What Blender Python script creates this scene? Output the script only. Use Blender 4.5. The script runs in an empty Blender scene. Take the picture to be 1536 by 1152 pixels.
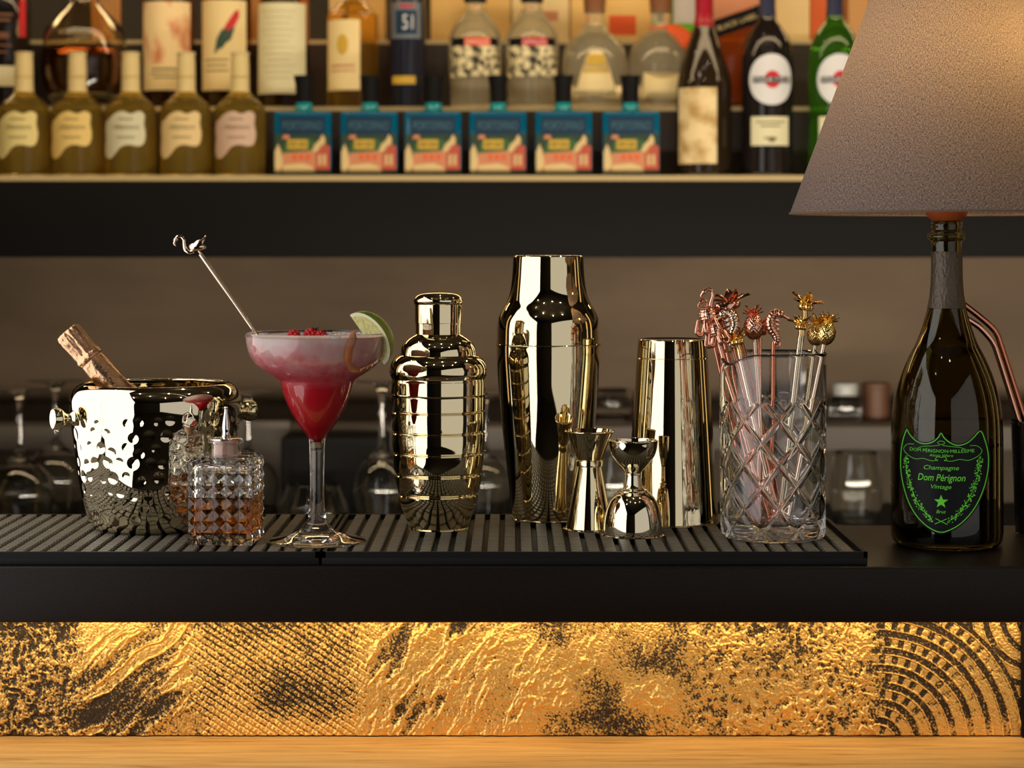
import bpy, math, random
import numpy as np
from mathutils import Matrix, Vector
PI = math.pi
rnd = random.Random(7)
scene = bpy.context.scene
COL = scene.collection

# ------------------------------------------------------------------ camera frame constants
F = 3100.0                    # focal length in pixels of the 1536 wide frame
CY = -2.0                     # camera y
Z0 = 1.06                     # counter top height
HC = Z0 + 0.285               # camera height
HZ = 370.0                    # horizon row
CX = 768.0
MT = Z0 + 0.012               # top of the bar mats
def WX(px, d): return (px - CX) / F * d
def WZ(py, d): return HC - (py - HZ) / F * d
def W(px, py, d): return Vector((WX(px, d), CY + d, WZ(py, d)))

# ------------------------------------------------------------------ materials
def S(r, g, b):
    def f(c):
        c /= 255.0
        return c / 12.92 if c <= 0.04045 else ((c + 0.055) / 1.055) ** 2.4
    return (f(r), f(g), f(b), 1.0)
def mat(name, base, rough=0.5, metal=0.0, trans=0.0, ior=1.45, emis=None, estr=0.0, spec=None, coat=0.0, sss=0.0):
    m = bpy.data.materials.new(name); m.use_nodes = True
    b = m.node_tree.nodes['Principled BSDF']
    b.inputs['Base Color'].default_value = base
    b.inputs['Roughness'].default_value = rough
    b.inputs['Metallic'].default_value = metal
    b.inputs['Transmission Weight'].default_value = trans
    b.inputs['IOR'].default_value = ior
    if emis: b.inputs['Emission Color'].default_value = emis; b.inputs['Emission Strength'].default_value = estr
    if spec is not None: b.inputs['Specular IOR Level'].default_value = spec
    if coat: b.inputs['Coat Weight'].default_value = coat
    if sss:
        b.inputs['Subsurface Weight'].default_value = sss
        b.inputs['Subsurface Radius'].default_value = (0.02, 0.006, 0.005)
        b.inputs['Subsurface Scale'].default_value = 0.5
    return m
def N(m, t): return m.node_tree.nodes.new(t)
def L(m, a, b): m.node_tree.links.new(a, b)
def BS(m): return m.node_tree.nodes['Principled BSDF']
def tex(m, coord='Object', scale=(1, 1, 1)):
    tc = N(m, 'ShaderNodeTexCoord'); mp = N(m, 'ShaderNodeMapping'); mp.inputs['Scale'].default_value = scale
    L(m, tc.outputs[coord], mp.inputs['Vector']); return mp.outputs['Vector']
def noise_col(m, c1, c2, scale, stretch=(1, 1, 1), lo=0.35, hi=0.65, detail=4, coord='Object'):
    v = tex(m, coord, stretch); n = N(m, 'ShaderNodeTexNoise'); n.inputs['Scale'].default_value = scale; n.inputs['Detail'].default_value = detail
    L(m, v, n.inputs['Vector']); r = N(m, 'ShaderNodeValToRGB')
    r.color_ramp.elements[0].position = lo; r.color_ramp.elements[0].color = c1
    r.color_ramp.elements[1].position = hi; r.color_ramp.elements[1].color = c2
    L(m, n.outputs['Fac'], r.inputs['Fac']); L(m, r.outputs['Color'], BS(m).inputs['Base Color']); return n
def bump(m, scale, strength, dist=0.001, stretch=(1, 1, 1), detail=4):
    v = tex(m, 'Object', stretch); n = N(m, 'ShaderNodeTexNoise'); n.inputs['Scale'].default_value = scale; n.inputs['Detail'].default_value = detail
    L(m, v, n.inputs['Vector']); b = N(m, 'ShaderNodeBump'); b.inputs['Strength'].default_value = strength; b.inputs['Distance'].default_value = dist
    L(m, n.outputs['Fac'], b.inputs['Height']); L(m, b.outputs['Normal'], BS(m).inputs['Normal'])

GOLD = mat('polished_gold', (0.84, 0.73, 0.48, 1), 0.03, 1.0)
GOLD2 = mat('pale_gold', (0.80, 0.71, 0.52, 1), 0.035, 1.0)
GOLD3 = mat('yellow_gold', (0.93, 0.68, 0.28, 1), 0.13, 1.0)
ROSE = mat('rose_gold', (0.86, 0.66, 0.52, 1), 0.10, 1.0)
COPPER = mat('copper', (0.88, 0.46, 0.33, 1), 0.13, 1.0)
COPPERD = mat('dark_copper', (0.62, 0.25, 0.16, 1), 0.12, 1.0)
SILVER = mat('silver', (0.80, 0.80, 0.80, 1), 0.06, 1.0)
GLASS = mat('clear_glass', (1, 1, 1, 1), 0.0, 0, 1.0, 1.47)
GLASSB = mat('background_glass', (0.93, 0.93, 0.90, 1), 0.0, 0, 1.0, 1.45)
WHISKY = mat('amber_liquor', (0.85, 0.33, 0.06, 1), 0.0, 0, 1.0, 1.36)
RIBS = mat('sheen_lightened_ribs', S(112, 105, 92), 0.42); bump(RIBS, 900, 0.25, 0.0006)  # same rubber as the base; sheen of the rib tops put into the colour
RUBBER = mat('black_rubber', S(26, 25, 25), 0.5, spec=0.2); bump(RUBBER, 900, 0.25, 0.0006)
COUNTER = mat('black_stone', S(40, 33, 30), 0.36, spec=0.18); noise_col(COUNTER, S(22, 17, 15), S(44, 35, 30), 900, lo=0.4, hi=0.75); bump(COUNTER, 700, 0.15, 0.0005)
BLACK = mat('matte_black', S(19, 18, 19), 0.6, spec=0.12)
BLACKG = mat('glossy_black', (0.008, 0.008, 0.009, 1), 0.12)
RISER = mat('dark_brown_riser', S(44, 33, 24), 0.5)
WALLB = mat('brown_plaster', S(128, 108, 86), 0.75); noise_col(WALLB, S(118, 99, 80), S(142, 120, 97), 2.2, (1, 1, 2.5))
DARK = mat('dark_room', S(70, 62, 50), 0.8)
LEDGE = mat('grey_ledge', S(86, 80, 76), 0.6)
LED = mat('warm_light_strip', (0.38, 0.28, 0.13, 1), 0.4, emis=(1.0, 0.72, 0.30, 1), estr=0.10)
CREAM = mat('cream_paper', S(226, 204, 150), 0.7)
CREAMD = mat('aged_paper', S(205, 178, 125), 0.75); noise_col(CREAMD, S(176, 142, 84), S(226, 204, 156), 28, lo=0.38, hi=0.6)
PALE = mat('pale_paper', S(214, 208, 172), 0.7)
WHITE = mat('white_paper', S(208, 208, 212), 0.55)
INK = mat('dark_ink', S(60, 52, 40), 0.7)
INKL = mat('faded_ink', S(120, 105, 70), 0.7)
REDF = mat('red_foil', S(150, 14, 34), 0.3)
REDL = mat('red_print', S(190, 30, 40), 0.6)
ORANGE = mat('orange_print', S(222, 86, 26), 0.55)
AMBERG = mat('amber_glass', (0.80, 0.42, 0.07, 1), 0.0, 0, 1.0, 1.4)
DKLIQ = mat('dark_amber_glass', (0.16, 0.05, 0.015, 1), 0.0, 0, 0.9, 1.4)
YELG = mat('yellow_liquor_glass', (0.97, 0.70, 0.14, 1), 0.0, 0, 0.93, 1.36)
CLRG = mat('pale_tequila_glass', (0.93, 0.82, 0.56, 1), 0.0, 0, 0.82, 1.42)
GRNG = mat('green_bottle_glass', (0.12, 0.42, 0.03, 1), 0.02, 0, 0.9, 1.42)
BLKGL = mat('near_black_glass', (0.012, 0.009, 0.008, 1), 0.04)
WINEG = mat('dark_wine_glass', (0.02, 0.012, 0.006, 1), 0.05)
BLUEG = mat('teal_blue_glass', (0.0, 0.12, 0.24, 1), 0.05, 0, 0.25, 1.45)
TEAL = mat('teal_glass', (0.01, 0.33, 0.38, 1), 0.05, 0, 0.3, 1.45)
NAVY = mat('navy_print', S(8, 44, 72), 0.4)
HILL = mat('green_print', S(52, 92, 44), 0.5)
HILLD = mat('dark_green_print', S(34, 56, 40), 0.5)
SALMON = mat('salmon_print', S(194, 128, 92), 0.55)
SAND = mat('sand_print', S(206, 182, 130), 0.55)
BRICK = mat('brick_print', S(174, 80, 58), 0.55)
YELP = mat('yellow_print', S(196, 160, 56), 0.5)
GREYP = mat('bluegrey_text', S(70, 110, 126), 0.4)

# ------------------------------------------------------------------ mesh builder
def spl(pts, n=5):
    """Catmull-Rom through the points; a repeated point makes a corner."""
    out = []
    P = [np.array(p, float) for p in pts]
    for i in range(len(P) - 1):
        p1, p2 = P[i], P[i + 1]
        if np.allclose(p1, p2): continue
        p0 = P[i - 1] if i > 0 else p1
        p3 = P[i + 2] if i + 2 < len(P) else p2
        for k in range(n):
            t = k / n
            out.append(0.5 * ((2 * p1) + (-p0 + p2) * t + (2 * p0 - 5 * p1 + 4 * p2 - p3) * t * t + (-p0 + 3 * p1 - 3 * p2 + p3) * t ** 3))
    out.append(P[-1])
    return [tuple(p) for p in out]

class MB:
    def __init__(s): s.v = []; s.f = []; s.m = []
    def add(s, vs, fs, mi=0, M=None):
        o = len(s.v)
        for p in vs:
            p = Vector(p)
            if M is not None: p = M @ p
            s.v.append((p.x, p.y, p.z))
        for f in fs: s.f.append(tuple(i + o for i in f)); s.m.append(mi)
        return s
    def lathe(s, prof, seg=64, mi=0, M=None):
        vs = []; fs = []; rows = []
        for r, z in prof:
            if r < 1e-6: rows.append([len(vs)]); vs.append((0, 0, z))
            else:
                rows.append(list(range(len(vs), len(vs) + seg)))
                for k in range(seg):
                    a = 2 * PI * k / seg; vs.append((r * math.sin(a), -r * math.cos(a), z))
        for A, B in zip(rows, rows[1:]):
            if len(A) == 1 and len(B) == 1: continue
            for k in range(seg):
                k2 = (k + 1) % seg
                if len(A) == 1: fs.append((A[0], B[k2], B[k]))
                elif len(B) == 1: fs.append((A[k], A[k2], B[0]))
                else: fs.append((A[k], A[k2], B[k2], B[k]))
        return s.add(vs, fs, mi, M)
    def tube(s, pts, rad, seg=10, mi=0, M=None, cap=True):
        pts = [Vector(p) for p in pts]; n = len(pts)
        if not hasattr(rad, '__len__'): rad = [rad] * n
        vs = []; fs = []
        t0 = (pts[1] - pts[0]).normalized()
        up = Vector((0, 0, 1)) if abs(t0.z) < 0.9 else Vector((1, 0, 0))
        u = t0.cross(up).normalized()
        for i, p in enumerate(pts):
            t = (pts[min(i + 1, n - 1)] - pts[max(i - 1, 0)]).normalized()
            u = (u - t * u.dot(t)).normalized(); w = t.cross(u)
            for k in range(seg):
                a = 2 * PI * k / seg; vs.append(p + (u * math.cos(a) + w * math.sin(a)) * rad[i])
        for i in range(n - 1):
            for k in range(seg):
                k2 = (k + 1) % seg
                fs.append((i * seg + k, i * seg + k2, (i + 1) * seg + k2, (i + 1) * seg + k))
        if cap:
            fs.append(tuple(range(seg - 1, -1, -1))); fs.append(tuple((n - 1) * seg + k for k in range(seg)))
        return s.add(vs, fs, mi, M)
    def ell(s, c, r, mi=0, M=None, R=None, nu=16, nv=10, bumpf=None):
        vs = []; fs = []
        if not hasattr(r, '__len__'): r = (r, r, r)
        for j in range(nv + 1):
            th = PI * j / nv
            for i in range(nu):
                ph = 2 * PI * i / nu
                p = Vector((math.sin(th) * math.cos(ph), math.sin(th) * math.sin(ph), math.cos(th)))
                k = 1 + (bumpf(ph, th) if bumpf else 0)
                p = Vector((p.x * r[0] * k, p.y * r[1] * k, p.z * r[2] * k))
                if R is not None: p = R @ p
                vs.append(p + Vector(c))
        for j in range(nv):
            for i in range(nu):
                i2 = (i + 1) % nu
                fs.append((j * nu + i, (j + 1) * nu + i, (j + 1) * nu + i2, j * nu + i2))
        return s.add(vs, fs, mi, M)
    def box(s, c, d, mi=0, M=None, b=0.0):
        x, y, z = d[0] / 2, d[1] / 2, d[2] / 2; cx, cy, cz = c
        if b <= 0:
            vs = [(cx + i * x, cy + j * y, cz + k * z) for i in (-1, 1) for j in (-1, 1) for k in (-1, 1)]
            fs = [(0, 1, 3, 2), (4, 6, 7, 5), (0, 4, 5, 1), (2, 3, 7, 6), (0, 2, 6, 4), (1, 5, 7, 3)]
            return s.add(vs, fs, mi, M)
        # rounded box via bmesh
        import bmesh
        bm = bmesh.new(); bmesh.ops.create_cube(bm, size=1.0)
        for v in bm.verts: v.co = Vector((v.co.x * d[0] + cx, v.co.y * d[1] + cy, v.co.z * d[2] + cz))
        bmesh.ops.bevel(bm, geom=list(bm.edges), offset=b, segments=3, profile=0.5, affect='EDGES')
        bm.verts.index_update()
        vs = [v.co.copy() for v in bm.verts]; fs = [[v.index for v in f.verts] for f in bm.faces]; bm.free()
        return s.add(vs, fs, mi, M)
    def blade(s, p0, d, up, length, width, curl, mi=0, M=None):
        """pointed leaf of some thickness that starts at p0 and bends along up"""
        p0 = Vector(p0); d = Vector(d).normalized(); up = Vector(up).normalized(); sd = d.cross(up).normalized()
        up = sd.cross(d)
        vs = []; fs = []; n = 5
        for i in range(n + 1):
            t = i / n; w = width * math.sin(PI * (0.12 + 0.88 * t)) * 0.5 + 1e-5
            c = p0 + d * (length * t) + up * (curl * t * t * length)
            vs += [c + sd * w, c + up * width * 0.14, c - sd * w, c - up * width * 0.14]
        for i in range(n):
            for k in range(4):
                k2 = (k + 1) % 4
                fs.append((i * 4 + k, i * 4 + k2, i * 4 + 4 + k2, i * 4 + 4 + k))
        fs.append((3, 2, 1, 0)); fs.append(tuple(n * 4 + k for k in range(4)))
        return s.add(vs, fs, mi, M)
    def build(s, name, mats, parent=None, smooth=True, angle=38, loc=None):
        me = bpy.data.meshes.new(name); me.from_pydata(s.v, [], s.f)
        if not isinstance(mats, (list, tuple)): mats = [mats]
        for m in mats: me.materials.append(m)
        if len(mats) > 1: me.polygons.foreach_set('material_index', s.m)
        me.update()
        import bmesh
        bm = bmesh.new(); bm.from_mesh(me); bmesh.ops.recalc_face_normals(bm, faces=bm.faces); bm.to_mesh(me); bm.free()
        if smooth:
            me.polygons.foreach_set('use_smooth', [True] * len(me.polygons))
            me.set_sharp_from_angle(angle=math.radians(angle))
        o = bpy.data.objects.new(name, me); COL.objects.link(o)
        if parent is not None: o.parent = parent
        if loc is not None: o.location = loc
        return o
    def build_flat(s, name, mats, parent=None):
        """no normal recalculation (flat prints)"""
        me = bpy.data.meshes.new(name); me.from_pydata(s.v, [], s.f)
        if not isinstance(mats, (list, tuple)): mats = [mats]
        for m in mats: me.materials.append(m)
        if len(mats) > 1: me.polygons.foreach_set('material_index', s.m)
        me.update(); o = bpy.data.objects.new(name, me); COL.objects.link(o)
        if parent is not None: o.parent = parent
        return o

def grid_mesh(name, X, Y, Zz, mats, parent=None, wrap=False, loc=None, attr=None):
    """numpy grid (rows, cols) to a smooth mesh"""
    nr, nc = X.shape
    co = np.stack([X, Y, Zz], -1).reshape(-1, 3).astype(np.float32)
    c2 = nc if wrap else nc - 1
    r, c = np.meshgrid(np.arange(nr - 1), np.arange(c2), indexing='ij')
    cn = (c + 1) % nc
    q = np.stack([r * nc + c, r * nc + cn, (r + 1) * nc + cn, (r + 1) * nc + c], -1).reshape(-1, 4)
    me = bpy.data.meshes.new(name)
    me.vertices.add(len(co)); me.vertices.foreach_set('co', co.ravel())
    me.loops.add(q.size); me.loops.foreach_set('vertex_index', q.ravel().astype(np.int32))
    me.polygons.add(len(q)); me.polygons.foreach_set('loop_start', np.arange(0, q.size, 4, dtype=np.int32))
    me.polygons.foreach_set('use_smooth', np.ones(len(q), dtype=bool))
    me.materials.append(mats)
    me.update(calc_edges=True); me.validate()
    if attr is not None:
        a = me.attributes.new('patina', 'FLOAT', 'POINT'); a.data.foreach_set('value', attr.ravel().astype(np.float32))
    o = bpy.data.objects.new(name, me); COL.objects.link(o)
    if parent is not None: o.parent = parent
    if loc is not None: o.location = loc
    return o

def thing(name, label, cat, loc=(0, 0, 0), rotz=0, group=None, rot=None):
    o = bpy.data.objects.new(name, None); COL.objects.link(o); o.empty_display_size = 0.02
    o.location = loc; o.rotation_euler = rot if rot is not None else (0, 0, rotz)
    o['label'] = label; o['category'] = cat
    if group: o['group'] = group
    return o
def tag(o, label, cat, group=None):
    o['label'] = label; o['category'] = cat
    if group: o['group'] = group
    return o
def struct(o): o['kind'] = 'structure'; return o
def dup(root, loc, label, group=None):
    r = root.copy(); COL.objects.link(r); r.location = loc; r['label'] = label
    if group: r['group'] = group
    for ch in list(root.children):
        c = ch.copy(); COL.objects.link(c); c.parent = r
        for g in list(ch.children):
            e = g.copy(); COL.objects.link(e); e.parent = c
    return r

_tc = {}
def text_geo(s, width=None, height=None, shear=0.0, bold=0.0):
    """flat lettering centred on the origin, in x,y"""
    k = (s, shear, bold)
    if k not in _tc:
        cu = bpy.data.curves.new('lettering', 'FONT'); cu.body = s; cu.size = 1; cu.shear = shear; cu.offset = bold; cu.resolution_u = 3
        ob = bpy.data.objects.new('lettering', cu); COL.objects.link(ob)
        dg = bpy.context.evaluated_depsgraph_get(); dg.update()
        me = bpy.data.meshes.new_from_object(ob.evaluated_get(dg))
        v = [(p.co.x, p.co.y) for p in me.vertices]; f = [tuple(p.vertices) for p in me.polygons]
        bpy.data.objects.remove(ob); bpy.data.curves.remove(cu); bpy.data.meshes.remove(me)
        xs = [p[0] for p in v]; ys = [p[1] for p in v]
        _tc[k] = ([(x - (min(xs) + max(xs)) / 2, y - (min(ys) + max(ys)) / 2) for x, y in v], f, max(xs) - min(xs), max(ys) - min(ys))
    v, f, w, h = _tc[k]
    sx = sy = 1.0
    if width: sx = sy = width / w
    if height:
        sy = height / h
        if not width: sx = sy
    return [(x * sx, y * sy) for x, y in v], f
def cyl(R, a0=0.0, z0=0.0):
    """maps flat (x, y) onto a cylinder facing -Y turned by a0"""
    return lambda x, y: (R * math.sin(a0 + x / R), -R * math.cos(a0 + x / R), z0 + y)
def flat(yf, x0=0.0, z0=0.0): return lambda x, y: (x0 + x, yf, z0 + y)
def put(mb, v, f, mp, mi=0): mb.add([mp(x, y) for x, y in v], f, mi)
def rect(mb, x0, x1, y0, y1, mp, mi=0, n=12):
    vs = []; fs = []
    for i in range(n + 1):
        x = x0 + (x1 - x0) * i / n; vs += [mp(x, y0), mp(x, y1)]
    for i in range(n): fs.append((2 * i, 2 * i + 2, 2 * i + 3, 2 * i + 1))
    mb.add(vs, fs, mi)
def star_patch(mb, outline, c, mp, mi=0, rings=6):
    n = len(outline); vs = [mp(*c)]; fs = []
    for j in range(1, rings + 1):
        t = j / rings
        for x, y in outline: vs.append(mp(c[0] + (x - c[0]) * t, c[1] + (y - c[1]) * t))
    for i in range(n):
        i2 = (i + 1) % n; fs.append((0, 1 + i, 1 + i2))
        for j in range(rings - 1):
            a = 1 + j * n; b = a + n; fs.append((a + i, b + i, b + i2, a + i2))
    mb.add(vs, fs, mi)
def ribbon(mb, pts, w, mp, mi=0, closed=False):
    n = len(pts); vs = []; fs = []
    for i in range(n):
        a = pts[i - 1] if (i > 0 or closed) else pts[i]; b = pts[(i + 1) % n] if (i < n - 1 or closed) else pts[i]
        dx, dy = b[0] - a[0], b[1] - a[1]; l = math.hypot(dx, dy) or 1; nx, ny = -dy / l * w / 2, dx / l * w / 2
        vs += [mp(pts[i][0] + nx, pts[i][1] + ny), mp(pts[i][0] - nx, pts[i][1] - ny)]
    for i in range(n if closed else n - 1):
        j = (i + 1) % n; fs.append((2 * i, 2 * i + 1, 2 * j + 1, 2 * j))
    mb.add(vs, fs, mi)
def circ(cx, cy, rx, ry, n=32): return [(cx + rx * math.cos(2 * PI * k / n), cy + ry * math.sin(2 * PI * k / n)) for k in range(n)]
def prof(pts, d, zb): return [(hw / F * d, WZ(y, d) - zb) for hw, y in pts]

# ------------------------------------------------------------------ numpy noise
def vnoise(x, y, seed):
    r = np.random.RandomState(seed).rand(256, 256)
    xi = np.floor(x).astype(int); yi = np.floor(y).astype(int); fx = x - xi; fy = y - yi
    fx = fx * fx * (3 - 2 * fx); fy = fy * fy * (3 - 2 * fy)
    g = lambda a, b: r[a % 256, b % 256]
    return (g(xi, yi) * (1 - fx) + g(xi + 1, yi) * fx) * (1 - fy) + (g(xi, yi + 1) * (1 - fx) + g(xi + 1, yi + 1) * fx) * fy
def fbm(x, y, seed, o=4):
    s = 0; a = 0.5; t = 0
    for k in range(o): s = s + a * vnoise(x * 2 ** k, y * 2 ** k, seed + k); t += a; a *= 0.5
    return s / t
def sstep(a, b, x):
    t = np.clip((x - a) / (b - a), 0, 1); return t * t * (3 - 2 * t)

# ================================================================== room shell
def slab(name, c, d, m): return struct(MB().box(c, d).build(name, m, smooth=False))
slab('floor', (0, -1.2, -0.05), (7, 7.4, 0.1), DARK)
slab('ceiling', (0, -1.2, 3.05), (7, 7.4, 0.1), DARK)
slab('wall_left', (-3.45, -1.2, 1.5), (0.1, 7.4, 3.0), DARK)
slab('wall_right', (3.45, -1.2, 1.5), (0.1, 7.4, 3.0), DARK)
slab('wall_front', (0, -4.85, 1.5), (7, 0.1, 3.0), DARK)
slab('wall_back', (0, CY + 3.98, 1.5), (7, 0.1, 3.0), WALLB)

# ================================================================== bar counter, relief panel, wooden top
D_F = 1.84; D_P = 1.90
t = thing('bar_counter', 'thick black stone bar counter carrying the rubber mats and shakers', 'counter', (0, CY + D_F, Z0))
MB().box((0, 0.1375, -0.025), (1.7, 0.275, 0.05), b=0.0022).build('worktop', COUNTER, t)
tb = MB().box((0, 0, 0.505), (1.7, 0.15, 1.01), b=0.002).build('bar_front_wall', BLACK, loc=(0, CY + D_P + 0.085, 0)); tag(tb, 'black bar base wall standing behind the gold relief panel', 'bar base')
z_w = WZ(1105, D_P)
WOOD = mat('light_oak', S(205, 158, 84), 0.5)
v = tex(WOOD, 'Object', (3.2, 40, 40)); n1 = N(WOOD, 'ShaderNodeTexNoise'); n1.inputs['Scale'].default_value = 3.2; n1.inputs['Detail'].default_value = 7; n1.inputs['Distortion'].default_value = 0.6
L(WOOD, v, n1.inputs['Vector']); r1 = N(WOOD, 'ShaderNodeValToRGB')
for k, (p, c) in enumerate([(0.28, S(150, 104, 52)), (0.40, S(200, 156, 94)), (0.56, S(214, 172, 108)), (0.75, S(226, 190, 128))]):
    e = r1.color_ramp.elements[k] if k < 2 else r1.color_ramp.elements.new(p)
    e.position = p; e.color = c
L(WOOD, n1.outputs['Fac'], r1.inputs['Fac']); L(WOOD, r1.outputs['Color'], BS(WOOD).inputs['Base Color'])
wo = MB().box((0, 0, 0), (1.7, 0.205, 0.04), b=0.003).box((0, 0.06, -0.02 - (z_w - 0.04) / 2), (1.68, 0.06, z_w - 0.04)).build('wooden_bar_top', WOOD, loc=(0, CY + D_P - 0.0955, z_w - 0.02))
tag(wo, 'light oak wooden bar ledge along the foot of the gold relief panel', 'bar top')

# relief panel as a sculpted surface, sizes in photo pixels
x0p, x1p, y0p, y1p = -60, 1531, 905, 1106
nx, ny = 1700, 226
gx, gy = np.meshgrid(np.linspace(x0p, x1p, nx), np.linspace(y0p, y1p, ny))
def verm(x, y, s, seed):          # worm-like wrinkles
    a = fbm(x / s, y / s, seed, 3); return 1 - np.abs(a - 0.5) * 7
wx = gx + 14 * (fbm(gx / 60, gy / 60, 3) - 0.5) * 2; wy = gy + 14 * (fbm(gx / 60, gy / 60, 9) - 0.5) * 2
grain = vnoise(gx / 1.5, gy / 1.5, 21) * 0.65 + vnoise(gx / 3.0, gy / 3.0, 22) * 0.35
base = fbm(wx / 70, wy / 55, 31, 4)
bump1 = np.clip(verm(wx, wy, 17, 41), -0.6, 1)
bump2 = np.clip(verm(wx, wy, 11, 51), -0.6, 1)
# slashes rising to the right
sl = fbm((wx * 0.62 + wy * 0.78) / 20, (wx * 0.78 - wy * 0.62) / 95, 61, 4)
sl2 = fbm((wx * 0.85 + wy * 0.45) / 22, (wx * 0.45 - wy * 0.85) / 80, 71, 4)
ridge = np.clip(1 - np.abs(sl - 0.5) * 9, 0, 1); ridge2 = np.clip(1 - np.abs(sl2 - 0.48) * 9, 0, 1)
# hatch lines, running down to the right, with fine cross lines
ca, sa = math.cos(math.radians(33)), math.sin(math.radians(33))
q1 = (-gx * sa + gy * ca) + 3 * (fbm(gx / 40, gy / 40, 81) - 0.5); q2 = (gx * ca + gy * sa) + 2 * (fbm(gx / 30, gy / 30, 82) - 0.5)
h1 = np.abs(((q1 / 9.0) % 1) - 0.5) * 2; h2 = np.abs(((q2 / 6.8) % 1) - 0.5) * 2
hatch = sstep(0.12, 0.5, h1) * (0.55 + 0.45 * sstep(0.1, 0.4, h2))
def win(a, b, s=25): return sstep(a - s, a + s, gx + 26 * (base - 0.5)) * (1 - sstep(b - s, b + s, gx + 26 * (base - 0.5)))
wA, wB, wC, wD, wE, wF = win(-200, 120), win(120, 292), win(292, 545, 34), win(545, 790), win(790, 1035), win(1035, 1322, 16)
wB = wB * 1.0
H = 0.42 * base + 0.0
H = H + wA * (0.26 * bump2 + 0.14 * ridge) + wB * (0.50 * ridge + 0.3 * (sl - 0.5)) + wC * (0.36 * (hatch - 0.45) + 0.10 * ridge)
H = H + wD * (0.42 * ridge2 + 0.45 * (sl2 - 0.5) + 0.08 * bump1) + wE * (0.20 * ridge2 + 0.22 * bump1 * sstep(0.52, 0.62, base) + 0.10) + wF * (0.26 * bump2 * sstep(0.36, 0.56, fbm(gx / 45, gy / 60, 95)) + 0.14 * bump1 + 0.05)
M_ = wA * (0.28 + 0.45 * bump2 + 0.5 * (base - 0.5)) + wB * (0.50 + 1.6 * (sl - 0.48) + 0.35 * ridge - 0.004 * (gy - 1020)) + wC * (0.24 + 0.55 * hatch + 1.2 * (base - 0.5) + 0.25 * sstep(1060, 1100, gy))
M_ = M_ + wD * (0.62 + 1.5 * (sl2 - 0.5) + 0.5 * ridge2) + wE * (0.80 + 2.4 * (base - 0.46)) + wF * (0.62 + 0.45 * bump2 + 1.0 * (base - 0.5))
# concentric arcs at the right end
wG = sstep(1314, 1326, gx + 46 * (fbm(gx / 14, gy / 14, 77, 3) - 0.5))
def arcs(cx, cy, per, off):
    dx, dy = gx - cx, gy - cy; rr = np.sqrt(dx * dx + dy * dy * 1.05) + 4 * (fbm(gx / 50, gy / 50, 12) - 0.5) + off
    an = np.arctan2(-dy, dx); ph = (rr / per) % 1
    ring = np.exp(-((ph - 0.05) / 0.05) ** 2) + np.exp(-((ph - 0.5) / 0.05) ** 2) + np.exp(-((ph - 1.05) / 0.05) ** 2)
    cell = (an * (np.floor(rr / per) + 0.75) * per / 20.0 + np.floor(rr / per) * 0.37) % 1
    bead = (ph > 0.55) & (ph < 0.98); bars = sstep(0.0, 0.10, cell) * (1 - sstep(0.48, 0.58, cell))
    fade = sstep(0.30, 0.75, an / (PI / 2) + 0.25 * fbm(gx / 30, gy / 30, 15))
    goldm = np.clip(ring, 0, 1) + np.where(bead, 1 - bars * fade, 0)
    return np.clip(goldm, 0, 1.0), np.clip(ring, 0, 1)
g1, r1_ = arcs(1318, 1112, 27, 3)
g2, r2_ = arcs(1560, 925, 25, 0)
outer = np.sqrt((gx - 1318) ** 2 + 1.05 * (gy - 1112) ** 2) > 222
gA = np.where(outer, g2, g1); rA = np.where(outer, r2_, r1_)
low = sstep(1062, 1100, gy) * sstep(1400, 1440, gx) * 0.5
H = H * (1 - wG) + wG * (0.24 + 0.16 * gA + 0.22 * rA); M_ = M_ * (1 - wG) + wG * np.clip(0.08 + 0.85 * gA + low, 0, 1)
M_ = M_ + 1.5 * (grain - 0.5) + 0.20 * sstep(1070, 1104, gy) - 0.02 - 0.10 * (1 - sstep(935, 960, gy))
H = H + 0.24 * (grain - 0.5)
Pm = sstep(0.22, 0.80, M_)
Xp = (gx - CX) / F * D_P; Zp = HC - (gy - HZ) / F * D_P - z_w
Yp = -(H - 0.3) * 0.0040
Pm = Pm * (1 - sstep(1102.5, 1104, gy)); Yp = Yp + 0.004 * sstep(1103, 1104.5, gy)
RELIEF = mat('gold_patina_plaster', (0.8, 0.5, 0.15, 1), 0.4, 1.0)
at_ = N(RELIEF, 'ShaderNodeAttribute'); at_.attribute_name = 'patina'
mx = N(RELIEF, 'ShaderNodeMix'); mx.data_type = 'RGBA'; mx.inputs['A'].default_value = S(46, 34, 20); mx.inputs['B'].default_value = (0.86, 0.54, 0.16, 1)
L(RELIEF, at_.outputs['Fac'], mx.inputs['Factor']); L(RELIEF, mx.outputs['Result'], BS(RELIEF).inputs['Base Color'])
mr = N(RELIEF, 'ShaderNodeMapRange'); mr.inputs['To Min'].default_value = 0.55; mr.inputs['To Max'].default_value = 0.40
L(RELIEF, at_.outputs['Fac'], mr.inputs['Value']); L(RELIEF, mr.outputs['Result'], BS(RELIEF).inputs['Roughness'])
mr2 = N(RELIEF, 'ShaderNodeMapRange'); mr2.inputs['To Min'].default_value = 0.15; mr2.inputs['To Max'].default_value = 0.85
L(RELIEF, at_.outputs['Fac'], mr2.inputs['Value']); L(RELIEF, mr2.outputs['Result'], BS(RELIEF).inputs['Metallic'])
pa = grid_mesh('relief_panel', Xp, Yp, Zp, RELIEF, loc=(0, CY + D_P, z_w), attr=Pm)
tag(pa, 'gold and black embossed relief panel glowing under the counter edge', 'panel')
xe = WX(1532.5, D_P)
tr_ = MB().box((0, 0, 0), (0.003, 0.012, 0.118), b=0.0008).build('panel_edge_trim', BLACK, loc=(xe + 0.0005, CY + D_P, z_w + 0.0595))
tag(tr_, 'thin black upright strip closing the right end of the relief panel', 'trim strip')

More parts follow.
